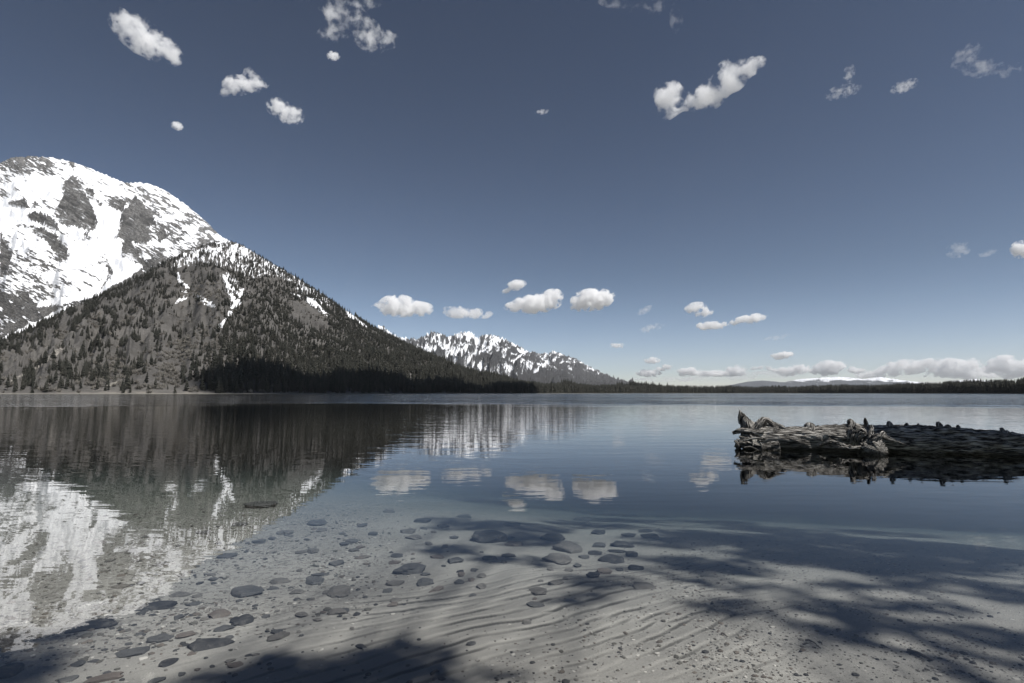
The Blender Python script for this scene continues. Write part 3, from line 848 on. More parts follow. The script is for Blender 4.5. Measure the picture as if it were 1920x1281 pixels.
# ---- shadow along the hill's foot: cast by an unseen cloud added behind the camera
# ------------------------------------------------------------------ driftwood log
def driftwood_material(name='driftwood', lo=(0.018, 0.016, 0.014), mid=(0.19, 0.176, 0.158), hi=(0.54, 0.52, 0.48)):
    k = NT(name)
    v = k.n('CombineXYZ', i_0=k.attr('along'), i_1=k.attr('around')).outputs[0]
    a = k.noise(k.mapping(v, (.9, 10, 1)), 2.0, 6, .62, .5)
    b = k.noise(k.mapping(v, (2.5, 26, 1)), 2.0, 4, .6, .3)
    w = k.noise(k.mapping(v, (.8, 2.2, 1)), 1.5, 3)
    c = k.mix(k.ramp(a, .36, .60), mid, hi)
    c = k.mix(k.ramp(w, .45, .65, 0, .6), c, tuple(q * .55 for q in mid))
    c = k.mix(k.ramp(b, .50, .58, 0, .92), c, lo)
    c = k.mix(k.ramp(a, .34, .42, .9, 0), c, lo)
    z = k.n('SeparateXYZ', i_0=k.pos()).outputs[2]
    c = k.mix(k.ramp(z, .02, .10, .75, 0), c, (0.03, 0.028, 0.024))      # soaked at the waterline
    h = k.math('SUBTRACT', k.math('MULTIPLY', a, .8), k.math('MULTIPLY', k.ramp(b, .45, .62), .7))
    k.bsdf(c, .85, .2, k.bump(h, 1.0, .08))
    return k.m
M_drift = driftwood_material()

def catmull(P, n):
    P = np.array(P, float); Q = np.vstack([2 * P[0] - P[1], P, 2 * P[-1] - P[-2]])
    t = np.linspace(0, len(P) - 1 - 1e-6, n); i = t.astype(int); f = (t - i)[:, None]
    a, b, c, d = Q[i], Q[i + 1], Q[i + 2], Q[i + 3]
    return .5 * ((2 * b) + (-a + c) * f + (2 * a - 5 * b + 4 * c - d) * f ** 2 + (-a + 3 * b - 3 * c + d) * f ** 3)

def gnarl(name, pts, rad, n=40, seg=20, rough=.12, groove=.12, seed=0, cap=True, flat=1.0):
    """a twisted wooden limb: path, radii, knots, grooves running along it"""
    C = catmull(pts, n); Rd = np.interp(np.linspace(0, len(pts) - 1, n), np.arange(len(pts)), rad)
    T = np.gradient(C, axis=0); T /= np.linalg.norm(T, axis=1)[:, None]
    N = np.zeros_like(T); v = np.array([0, 0, 1.0]) if abs(T[0][2]) < .9 else np.array([1.0, 0, 0])
    for i in range(n):
        v = v - T[i] * v.dot(T[i]); v /= np.linalg.norm(v); N[i] = v
    B = np.cross(T, N)
    L = np.concatenate([[0], np.cumsum(np.linalg.norm(np.diff(C, axis=0), axis=1))])
    th = np.linspace(0, 2 * math.pi, seg, endpoint=False)
    LL, TH = np.meshgrid(L, th, indexing='ij')
    cx, sx = np.cos(TH), np.sin(TH)
    rn = Rd[:, None]
    sc = 1 / max(rad)
    big = fbm(cx * 1.1 + LL * sc * .35 + seed, sx * 1.1 + seed * 3, 3, seed + 5)
    gr = ridged(TH / 6.283 * 9 + .6 * noise2(LL * 2.0, cx, seed), LL * .5 * min(sc, 4), 3, seed + 9) - .6
    # make grooves meet round the seam
    gr2 = ridged((TH - 6.283) / 6.283 * 9 + .6 * noise2(LL * 2.0, cx, seed), LL * .5 * min(sc, 4), 3, seed + 9) - .6
    wgt = smooth(.8, 1.0, TH / 6.283); gr = gr * (1 - wgt) + gr2 * wgt
    fi = ridged(TH / 6.283 * 31 + 1.2 * noise2(LL * 3.0, cx * 2, seed + 2), LL * 1.3 * min(sc, 6), 2, seed + 19) - .6
    ch = np.maximum(0, noise2(LL * sc * 1.6 + seed, TH * 1.3, seed + 23) - .18)          # torn-out slabs
    r = rn * (1 + rough * 1.2 * big + groove * gr + groove * .45 * fi * smooth(1.0, .96, TH / 6.283) - 1.1 * groove * ch)
    P = C[:, None, :] + (N[:, None, :] * cx[..., None] + B[:, None, :] * (sx * flat)[..., None]) * r[..., None]
    co = P.reshape(-1, 3); f = grid_faces(n, seg, True)
    me_v = [co]; tris = []
    base = len(co)
    caps = []
    if cap:
        caps = [C[0] - T[0] * rad[0] * .25, C[-1] + T[-1] * rad[-1] * .25]
        co = np.vstack([co, caps])
        for j in range(seg):
            tris.append((base, (j + 1) % seg, j)); e = (n - 1) * seg
            tris.append((base + 1, e + j, e + (j + 1) % seg))
    me = bpy.data.meshes.new(name)
    me.from_pydata([tuple(q) for q in co], [], [tuple(q) for q in f] + tris)
    me.polygons.foreach_set('use_smooth', np.ones(len(me.polygons), bool))
    al = np.concatenate([(LL).ravel(), [0] * len(caps)]); ar = np.concatenate([(np.abs(TH - math.pi) * np.maximum(rn, .03)).ravel(), [0] * len(caps)])
    attr(me, 'along', al + seed * 3.7); attr(me, 'around', ar + seed * 1.3)
    me.materials.append(M_drift)
    return me

_a = ground(1400, 842, 0); _b = ground(1960, 859, 0)
LA = np.array([_a[0], _a[1] + .30]); LB = np.array([_b[0], _b[1] + .30])
LD = (LB - LA) / np.linalg.norm(LB - LA); LN = np.array([LD[1], -LD[0]])      # towards the camera
if LN[1] > 0: LN = -LN
def LP(px, py, toward=0.0):
    """point on the log's upright axis plane seen at that pixel, moved towards the water in front"""
    x, y, z = ray(px, py); A = LA + LN * toward
    t = float((A @ np.array([LD[1], -LD[0]])) / (x * LD[1] - y * LD[0]))
    return (float(x * t), float(y * t), float(CAM_H + z * t))
LROOT = (LA[0], LA[1], 0)
log = empty('driftwood_log', LROOT)
tag(log, 'weathered fallen tree trunk with torn roots lying in the shallow water', 'log')
def wood(name, pts, rad, **kw):
    pts = [tuple(np.array(p) - np.array(LROOT)) for p in pts]
    return link(name, gnarl(name, pts, rad, **kw), None, log)
tr = wood('trunk', [LP(1392, 822), LP(1430, 822), LP(1480, 823), LP(1540, 824), LP(1600, 823), LP(1660, 824), LP(1720, 826), LP(1790, 828), LP(1860, 832), LP(1930, 838), LP(2000, 842), LP(2060, 846)],
          [.20, .26, .25, .25, .275, .265, .27, .26, .24, .22, .20, .18], n=420, seg=120, rough=.12, groove=.15, seed=3)
# torn root end
wood('root', [LP(1418, 818, -.05), LP(1402, 800), LP(1392, 784), LP(1387, 769)], [.20, .14, .085, .008], n=80, seg=40, rough=.22, groove=.45, seed=11, flat=.6)
wood('root', [LP(1412, 812, .05), LP(1398, 790, .05), LP(1396, 780, .05), LP(1395, 775, .05)], [.12, .07, .035, .006], n=30, seg=16, rough=.25, groove=.4, seed=12)
wood('root', [LP(1408, 822, .1), LP(1424, 797, .1), LP(1434, 790, .05), LP(1450, 799, 0), LP(1480, 812, 0)], [.12, .11, .08, .09, .10], n=70, seg=36, rough=.25, groove=.4, seed=13)
wood('root', [LP(1430, 812, .18), LP(1405, 809, .22), LP(1388, 808, .2), LP(1374, 812, .16)], [.09, .06, .05, .035], n=60, seg=26, rough=.25, groove=.3, seed=14)
wood('root', [LP(1440, 832, .1), LP(1415, 834, .25), LP(1392, 832, .28), LP(1380, 838, .2)], [.16, .13, .10, .05], n=60, seg=30, rough=.35, groove=.4, seed=15)
wood('root', [LP(1460, 838, .2), LP(1430, 842, .25), LP(1405, 846, .3), LP(1388, 852, .25)], [.12, .10, .09, .06], n=60, seg=30, rough=.35, groove=.4, seed=16)
for q, (p, w) in enumerate([([(1386, 819), (1400, 822), (1412, 830), (1422, 842)], .022), ([(1406, 816), (1410, 826), (1412, 838), (1409, 852)], .028), ([(1378, 826), (1384, 836), (1383, 850)], .03),
                            ([(1420, 826), (1428, 836), (1426, 850)], .024), ([(1395, 840), (1408, 838), (1424, 846)], .026), ([(1430, 822), (1412, 822), (1392, 826), (1381, 824)], .03)]):
    wood('rootlet', [LP(a, b, .32 + .02 * q) for a, b in p], np.linspace(w, w * .55, len(p)), n=26, seg=9, rough=.25, groove=.2, seed=20 + q)
# stub of a second stem pointing at the beach, with its gnarled roots
wood('stem_stub', [LP(1618, 832, .0), LP(1632, 838, .30), LP(1642, 843, .55), LP(1648, 846, .72)], [.15, .19, .20, .15], n=70, seg=60, rough=.22, groove=.4, seed=31)
for q, (p, r) in enumerate([
    ([(1600, 828, .3), (1598, 815, .42), (1606, 804, .45), (1616, 803, .42)], [.10, .09, .07, .03]),
    ([(1612, 830, .35), (1612, 818, .48), (1619, 811, .5), (1612, 806, .5)], [.11, .09, .07, .04]),
    ([(1622, 832, .4), (1630, 818, .5), (1634, 806, .45), (1633, 798, .4)], [.09, .065, .05, .03]),
    ([(1632, 834, .5), (1642, 822, .6), (1652, 818, .6), (1668, 824, .55), (1700, 835, .45)], [.08, .07, .06, .045, .02]),
    ([(1640, 830, .6), (1650, 819, .62), (1656, 812, .58), (1662, 819, .55)], [.06, .05, .04, .03]),
    ([(1620, 838, .5), (1600, 840, .55), (1575, 838, .5), (1555, 831, .45), (1535, 836, .4)], [.06, .05, .04, .035, .02]),
    ([(1590, 838, .5), (1570, 830, .5), (1556, 827, .5), (1540, 833, .46)], [.03, .028, .024, .015])]):
    wood('root', [LP(a, b, c) for a, b, c in p], [v * .8 for v in r], n=70, seg=26, rough=.5, groove=.6, seed=40 + q)
# stubs of broken branches along the top
for q, (px, py, h, r) in enumerate([(1516, 798, 5, .09), (1595, 792, 6, .06), (1624, 795, 11, .035), (1668, 796, 6, .05), (1700, 797, 3, .04), (1723, 799, 5, .022), (1760, 799, 8, .05), (1798, 804, 7, .035), (1880, 812, 10, .04), (1889, 812, 5, .04), (1776, 800, 3, .05)]):
    wood('branch_stub', [LP(px + 2, py + 12), LP(px + 1, py + 3), LP(px - 1, py - h * .5), LP(px - 2, py - h)], [r * 1.8, r * 1.3, r * .9, r * .5], n=22, seg=12, rough=.3, groove=.3, seed=60 + q)
sp = empty('driftwood_stick', (*ground(1908, 856, 0), 0)); tag(sp, 'pale broken stick floating in front of the trunk at the right edge', 'stick')
_s0 = np.array([*ground(1908, 856, 0), 0])
link('stick', gnarl('stick', [tuple(np.array([*ground(a, b, 0), z]) - _s0) for a, b, z in ((1896, 855, .015), (1910, 856, .03), (1930, 858, .01))], [.02, .03, .015], n=20, seg=9, rough=.25, seed=90), None, sp)
# ------------------------------------------------------------------ stones on the bed
def bed_full(x, y):
    x = np.asarray(x, float); y = np.asarray(y, float)
    prof, m, f = ripple_h(x, y)
    return bed_z(x, y) + 0.014 * m * (prof - .5) + .004 * fbm(x * 5, y * 5, 3, 31)
def bed_at(px, py):
    z = -.2
    for _ in range(12):
        x, y = ground(px, py, z); z = float(bed_full(np.array([x]), np.array([y]))[0])
    return x, y, z

def stone_material(name, a, b, spk):
    k = NT(name)
    p = k.obj(); oi = k.n('ObjectInfo').outputs['Random']
    q = k.vmath('ADD', p, k.n('CombineXYZ', i_0=k.math('MULTIPLY', oi, 50)).outputs[0]).outputs[0]
    n1 = k.noise(q, 6, 5, .6); n2 = k.noise(q, 60, 4, .7); n3 = k.noise(q, 20, 5, .65)
    c = k.mix(k.ramp(n1, .35, .65), a, b)
    c = k.mix(k.ramp(n3, .52, .7, 0, .5), c, tuple(v * .55 for v in a))
    c = k.mix(k.ramp(n2, .58, .72, 0, spk), c, (.45, .44, .41))
    c = k.mix(k.math('MULTIPLY', oi, .35), c, tuple(v * .6 for v in a))
    c = k.mix(k.math('MULTIPLY', k.ramp(k.noise(q, 11, 5, .7), .50, .68), .38), c, (.21, .205, .19))      # settled silt
    k.bsdf(c, .85, .15, k.bump(k.math('ADD', n3, k.math('MULTIPLY', n2, .3)), .6, .015))
    return k.m
M_st = {'g': stone_material('grey_stone', (.115, .11, .102), (.17, .162, .15), .3), 'd': stone_material('dark_stone', (.035, .036, .038), (.06, .06, .06), .08),
        'b': stone_material('brown_stone', (.125, .108, .096), (.17, .148, .13), .25), 'm': stone_material('slate_stone', (.075, .077, .078), (.11, .11, .108), .15)}

def stone_mesh(w, d, t, seed, facets=8):
    rd = random.Random(seed)
    bm = bmesh.new(); bmesh.ops.create_icosphere(bm, subdivisions=3, radius=1.0)
    planes = []
    for _ in range(facets):
        n = Vector((rd.gauss(0, 1), rd.gauss(0, 1), rd.gauss(0, .35))).normalized(); planes.append((n, rd.uniform(.58, .85)))
    planes.append((Vector((rd.gauss(0, .12), rd.gauss(0, .12), 1)).normalized(), rd.uniform(.5, .75)))
    off = rd.uniform(0, 90)
    co = np.array([v.co for v in bm.verts])
    nz = noise2(co[:, 0] * 1.3 + off, co[:, 1] * 1.3 + co[:, 2], 3) * .30 + noise2(co[:, 0] * 3.7 + off, co[:, 1] * 3.7 + co[:, 2] * 2, 4) * .09
    for v, q in zip(bm.verts, nz):
        c = v.co * (1 + q)
        for n, k in planes:
            e = c.dot(n) - k
            if e > 0: c = c - n * e * .97
        v.co = Vector((c.x * w / 2, c.y * d / 2, c.z * t / 2))
    me = bpy.data.meshes.new('stone'); bm.to_mesh(me); bm.free()
    me.polygons.foreach_set('use_smooth', np.zeros(len(me.polygons), bool))
    return me

def stone(px, py, w, h, turn=0, kind='g', label=None, group=None, seed=None, thick=.32):
    global _sn
    _sn += 1
    x, y, z = bed_at(px, py + h * .1)
    D = math.hypot(x, y, ); t = math.sqrt(D * D + (CAM_H - z) ** 2)
    mpp = y / FPX
    W = w * mpp
    dep = h * .85 * (y / ((CAM_H - z) / y * FPX)) if False else h * .85 * y * y / ((CAM_H - z) * FPX)
    dep = min(max(dep, W * .55), W * 1.5)
    T = max(min(W, dep) * thick, .012)
    T = min(T, max(.012, (-.02 - z) / .62))                       # stays under water
    me = stone_mesh(W * 1.0, dep * .95, T, seed if seed is not None else _sn * 7 + 1)
    o = link('stone', me, M_st[kind])
    o.location = (x, y, z + T * .20); o.rotation_euler = (0.0, 0.0, R_(turn) + math.atan2(-x, y) * .6)
    if group: label = near_label(px, py, w, h, kind)
    return tag(o, label, 'stone', group)
_sn = 0
MID = LEFT = FARS = 'loose stones on the bed of the shallows'
ML, LL_, FL = 'grey stone in the loose scatter across the middle of the shallows', 'grey stone in the loose scatter at the lower left', 'small dim stone under deeper water beyond the lit sand'
named = [
 (1048, 1050, 58, 26, 0, 'g', 'large flat pale grey stone at the front of the central stone cluster'),
 (1067, 1030, 60, 21, 5, 'g', 'large flat grey slab directly behind the front slab of the central cluster'),
 (1147, 1050, 50, 19, 0, 'd', 'big dark angular stone at the right of the central cluster'),
 (1185, 1041, 27, 15, 0, 'd', 'small round black stone at the right end of the central cluster'),
 (1112, 1078, 26, 14, -30, 'd', 'dark wedge-shaped stone below the central cluster'),
 (1133, 1073, 38, 12, 5, 'b', 'brownish flat stone beside the dark wedge-shaped stone'),
 (915, 1012, 80, 24, 25, 'd', 'long dark boulder slanting up to the right in the shaded water'),
 (1037, 1010, 48, 20, 0, 'd', 'dark submerged boulder behind the grey slabs'),
 (1208, 1100, 48, 15, -8, 'g', 'pitted grey stone alone at the right below the central cluster'),
 (1012, 1109, 40, 17, 15, 'g', 'blocky grey stone on the rippled sand below the cluster'),
 (1040, 1095, 32, 12, 12, 'g', 'smaller oblong stone behind the blocky stone on the rippled sand'),
 (1005, 1135, 36, 14, 10, 'm', 'rough dark stone on the rippled sand in front of the blocky stone'),
 (987, 1167, 21, 16, -10, 'g', 'small roundish stone alone on the rippled sand'),
 (883, 1207, 17, 12, -30, 'm', 'small dark stone at the lower middle of the rippled sand'),
 (677, 1212, 19, 20, 60, 'd', 'small upright dark stone with a scoured hollow beside it'),
 (773, 1069, 60, 19, 20, 'm', 'long dark grey stone with a raised right end'),
 (638, 1110, 50, 27, 10, 'g', 'flat diamond-shaped grey stone left of the ripples'),
 (634, 1148, 36, 17, 30, 'g', 'slanted oblong grey stone below the diamond-shaped stone'),
 (797, 1093, 34, 16, 0, 'm', 'dark rounded stone with a pale front edge, right of the peanut-shaped stone'),
 (740, 1095, 40, 11, 5, 'g', 'long peanut-shaped grey stone'),
 (726, 1109, 23, 10, 0, 'm', 'small dark diamond-shaped stone under the peanut-shaped stone'),
 (820, 1105, 25, 17, -45, 'b', 'pale brown stone tilting down to the right'),
 (738, 1133, 18, 13, -20, 'b', 'small reddish-brown stone on the sand'),
 (391, 1209, 82, 28, 0, 'd', 'largest dark flat stone at the lower left, half in shade'),
 (456, 1165, 46, 21, 20, 'd', 'black oval stone touching a grey one at the lower left'),
 (422, 1179, 36, 13, 15, 'm', 'grey stone tucked under the black oval stone'),
 (412, 1153, 41, 20, 10, 'b', 'brown-grey angular stone above the black oval stone'),
 (247, 1225, 72, 18, 15, 'm', 'long lens-shaped dark stone at the lower left'),
 (315, 1243, 33, 17, 35, 'd', 'dark tilted stone right of the lens-shaped stone'),
 (463, 1112, 56, 25, 5, 'm', 'broad flat dark grey stone in the left middle shallows'),
 (522, 1193, 42, 16, 25, 'g', 'grey leaf-shaped stone on the sand at lower left of centre'),
 (194, 1272, 66, 24, 10, 'b', 'broad brownish stone cut by the bottom edge'),
 (127, 1274, 42, 16, 10, 'm', 'dark stone beside the brownish one at the bottom edge'),
 (17, 1258, 60, 36, 15, 'd', 'big dark rock in the bottom left corner'),
 (291, 1139, 82, 22, 10, 'd', 'long dark slab at the edge of the mirrored peak'),
 (169, 1175, 86, 26, 12, 'd', 'wide dark slab half hidden by the mirrored snow at the left'),
 (490, 950, 70, 12, -4, 'm', 'long low stone seen through the mirrored hillside'),
 (853, 1053, 32, 14, -40, 'm', 'thin dark stone slanting down to the right above the scatter'),
 (427, 1043, 46, 10, 8, 'm', 'bluish flat stone just past the mirrored snow'),
]
SHORT = ['the large front slab', 'the rear grey slab', 'the big dark angular stone', 'the small round black stone', 'the dark wedge-shaped stone', 'the brownish flat stone', 'the long dark boulder', 'the dark submerged boulder', 'the pitted grey stone', 'the blocky grey stone', 'the smaller oblong', 'the rough dark stone', 'the small roundish stone', 'the lone dark stone', 'the upright dark stone', 'the raised-end dark stone', 'the diamond-shaped grey stone', 'the slanted oblong stone', 'the dark rounded stone', 'the peanut-shaped stone', 'the dark diamond stone', 'the pale brown tilting stone', 'the reddish-brown stone', 'the largest dark flat stone', 'the black oval stone', 'the tucked grey stone', 'the brown-grey angular stone', 'the long lens-shaped stone', 'the dark tilted stone', 'the broad flat dark stone', 'the grey leaf-shaped stone', 'the broad brownish stone', 'the dark bottom-edge stone', 'the big corner rock', 'the long dark slab', 'the wide dark slab', 'the long low stone', 'the thin slanting dark stone', 'the bluish flat stone']
CWORD = {'g': 'grey', 'm': 'slate-grey', 'd': 'blackish', 'b': 'brown-grey'}
def near_label(px, py, w, h, kind):
    """which stone: its size, colour and where it lies from the nearest striking stone"""
    j = min(range(len(named)), key=lambda q: (named[q][0] - px) ** 2 + ((named[q][1] - py) * 2.2) ** 2)
    dx, dy = px - named[j][0], (py - named[j][1]) * 2.2
    far = math.hypot(dx, dy)
    how = 'touching' if far < 26 else ('just' if far < 60 else ('further' if far < 110 else 'well'))
    if abs(dx) > 2.2 * abs(dy): rel = 'right of' if dx > 0 else 'left of'
    elif abs(dy) > 2.2 * abs(dx): rel = 'in front of' if dy > 0 else 'behind'
    else: rel = ('in front and ' if dy > 0 else 'behind and ') + ('right of' if dx > 0 else 'left of')
    size = 'tiny' if w < 10.5 else ('small' if w < 16 else ('medium' if w < 26 else 'larger'))
    shape = 'flat' if h / w < .34 else ('chunky' if h / w > .47 else 'oval')
    return ' '.join(f"{size} {shape} {CWORD[kind]} stone {how} {rel} {SHORT[j]}".replace('touching right of', 'close right of').replace('touching', 'close').split())
for px, py, w, h, tn, kd, lab in named: stone(px, py, w, h, tn, kd, lab)
for px, py, w, h, tn in [(1193, 1067, 34, 13, 0), (1162, 1069, 17, 8, 0), (1157, 1035, 36, 7, 0), (1117, 1038, 28, 12, 10), (1097, 1045, 22, 8, 10), (1167, 1023, 40, 13, 12), (1123, 1023, 28, 12, 0), (1123, 1000, 32, 12, 0), (1180, 1005, 28, 10, 15), (1218, 1008, 40, 10, -8),
        (1210, 997, 30, 6, 5), (1082, 1061, 19, 9, 0), (1032, 1068, 16, 12, 0), (1067, 1070, 20, 8, -15), (965, 1021, 33, 13, 0), (918, 1048, 30, 10, 0), (953, 1043, 30, 10, 0), (820, 1045, 27, 8, 10), (797, 1078, 22, 7, 0), (860, 1093, 24, 11, 10),
        (883, 1087, 15, 12, 0), (903, 1100, 24, 14, 0), (865, 1077, 17, 14, 0), (888, 1069, 15, 10, 0), (903, 1080, 24, 8, 8), (887, 1117, 15, 7, 0), (740, 1056, 24, 8, 0), (680, 1046, 30, 7, 3), (663, 1033, 20, 7, 0), (645, 1145, 20, 11, 0), (828, 1273, 14, 9, 40), (1060, 1085, 12, 5, 0), (1015, 1090, 12, 5, -15), (1003, 1123, 10, 6, 0)]:
    stone(px, py, w, h, tn, random.choice('ggmmb') if px < 1090 else random.choice('mmd'), ML, MID)
for px, py, w, h, tn in [(296, 1200, 48, 18, 12), (349, 1191, 42, 9, 18), (591, 1090, 42, 17, 5), (524, 1090, 42, 12, 0), (632, 1057, 36, 9, 10), (600, 1078, 36, 8, 5), (367, 1133, 36, 10, 10), (359, 1226, 17, 9, 0), (146, 1245, 25, 16, 30), (295, 1276, 38, 12, 10),
        (444, 1247, 34, 12, 22), (430, 1240, 26, 8, 8), (340, 1264, 15, 9, 20), (557, 1110, 32, 9, 8), (513, 1104, 22, 8, 0), (338, 1116, 38, 11, 5), (334, 1158, 20, 11, 0), (586, 1124, 12, 6, 0), (610, 1112, 14, 9, 0), (545, 1106, 10, 12, 0), (660, 1178, 9, 7, 0), (200, 1262, 14, 8, 0), (262, 1190, 18, 9, 0), (240, 1208, 14, 7, 0), (175, 1240, 20, 8, 0), (560, 1185, 10, 5, 20), (566, 1192, 10, 4, 20), (430, 1196, 22, 9, 10)]:
    stone(px, py, w, h, tn, random.choice('ggmmb') if px > 300 else random.choice('mmd'), LL_, LEFT)
for px, py, w, h, tn in [(765, 998, 36, 9, 4), (777, 1009, 32, 8, 6), (852, 1009, 20, 6, 6), (830, 987, 25, 9, 5), (660, 1015, 24, 9, 0), (793, 978, 40, 9, 4), (870, 970, 30, 7, 4), (596, 981, 38, 12, 0), (587, 1034, 32, 10, 8), (486, 1017, 30, 9, 5), (646, 1021, 21, 8, 3), (665, 1032, 21, 6, 0), (566, 1036, 26, 6, 0), (680, 986, 22, 7, 0), (700, 1002, 26, 7, 0), (393, 1078, 22, 6, 0), (1180, 965, 36, 6, 0), (1090, 975, 34, 7, 2), (960, 985, 40, 8, 0), (1240, 965, 30, 6, 0), (730, 960, 26, 6, 0), (450, 985, 34, 7, 0), (540, 1000, 26, 8, 0), (382, 1000, 30, 7, 0), (300, 1060, 30, 8, 0), (225, 1100, 36, 9, 0)]:
    stone(px, py, w, h, tn, random.choice('gmm'), FL, FARS)
# more small ones filling the field, one by one
rs = np.random.RandomState(23); cnt = 0
while cnt < 110:
    px = rs.uniform(120, 980); py = rs.uniform(985, 1262)
    d = fbm(px * .012, py * .02, 2, 211) + .25 - .9 * smooth(0, 130, (py - 1120) - (620 - px) * .35) - .5 * smooth(860, 960, px)
    if rs.rand() > d + .2: continue
    w = float(np.clip(rs.lognormal(math.log(12), .35), 8, 24))
    near = px < 700 and py > 1080
    stone(px, py, w, w * rs.uniform(.32, .5), rs.uniform(-20, 30), random.choice('ggmmbd'), LL_ if near else (ML if py > 1030 else FL), LEFT if near else (MID if py > 1030 else FARS)); cnt += 1

# gravel: too fine to count
GC = bpy.data.collections.new('gravel_kinds')
for q in range(6):
    bm = bmesh.new(); bmesh.ops.create_icosphere(bm, subdivisions=1, radius=1.0); rd = random.Random(q)
    for v in bm.verts: v.co = Vector((v.co.x * rd.uniform(.75, 1.1), v.co.y * rd.uniform(.6, .95), v.co.z * rd.uniform(.3, .5)))
    me = bpy.data.meshes.new('pebble'); bm.to_mesh(me); bm.free()
    k_ = NT('pebble_%d' % q); c_ = [(.12, .115, .10), (.20, .19, .17), (.32, .31, .285), (.07, .07, .068), (.5, .485, .45), (.16, .14, .12)][q]
    oi = k_.n('ObjectInfo').outputs['Random']; k_.bsdf(k_.mix(oi, c_, tuple(v * .6 for v in c_)), .85, .2)
    me.materials.append(k_.m); GC.objects.link(bpy.data.objects.new('pebble_%d' % q, me))
n = 95000
r = 1.7 * (9.0 / 1.7) ** rs.rand(n); a = rs.uniform(R_(-50), R_(50), n)
x = r * np.sin(a); y = r * np.cos(a); px, py = project(x, y, bed_z(x, y))
cl = fbm(x * 1.6, y * 1.6, 3, 221)
dR = smooth(930, 1250, px + (py - 1150) * 1.1) * (.55 + .9 * cl)
dL = smooth(900, 560, px) * smooth(1215, 1110, py - (560 - px) * .2) * (.65 + .9 * cl)
dn = np.clip(np.maximum(np.maximum(dR, dL), .05), 0, 1)
kp = rs.rand(n) < dn * .75
x, y, px = x[kp], y[kp], px[kp]
sz = np.clip(rs.lognormal(math.log(.0044), .55, len(x)), .0018, .018) * np.where(px < 800, 1.5, 1.0)
scatter_object('gravel', np.stack([x, y, bed_full(x, y) + sz * .1], -1), sz, GC, 'fine gravel and grit strewn over the sand of the shallows', 'gravel')

# sunken twigs
for q, (x0, y0, x1, y1, w, lab) in enumerate([(1703, 1223, 1748, 1242, .009, 'dark straight stick lying on the gravel at the lower right'), (1352, 1191, 1364, 1197, .005, 'short dark twig on the bright sand right of centre'),
        (1510, 1204, 1530, 1210, .005, 'small crooked twig on the gravel below the shaded patch'), (808, 1268, 824, 1263, .006, 'small dark twig at the bottom edge of the rippled sand')]):
    A = np.array(bed_at(x0, y0)); B = np.array(bed_at(x1, y1)); M_ = (A + B) / 2 + np.array([0, .01, .012])
    e = empty('twig', tuple(A)); tag(e, lab, 'twig')
    me = gnarl('stick', [(0, 0, .008), tuple(M_ - A), tuple(B - A + np.array([0, 0, .008]))], [w, w * .9, w * .5], n=14, seg=7, rough=.2, seed=120 + q)
    me.materials.clear(); me.materials.append(M_bark); link('stick', me, None, e)
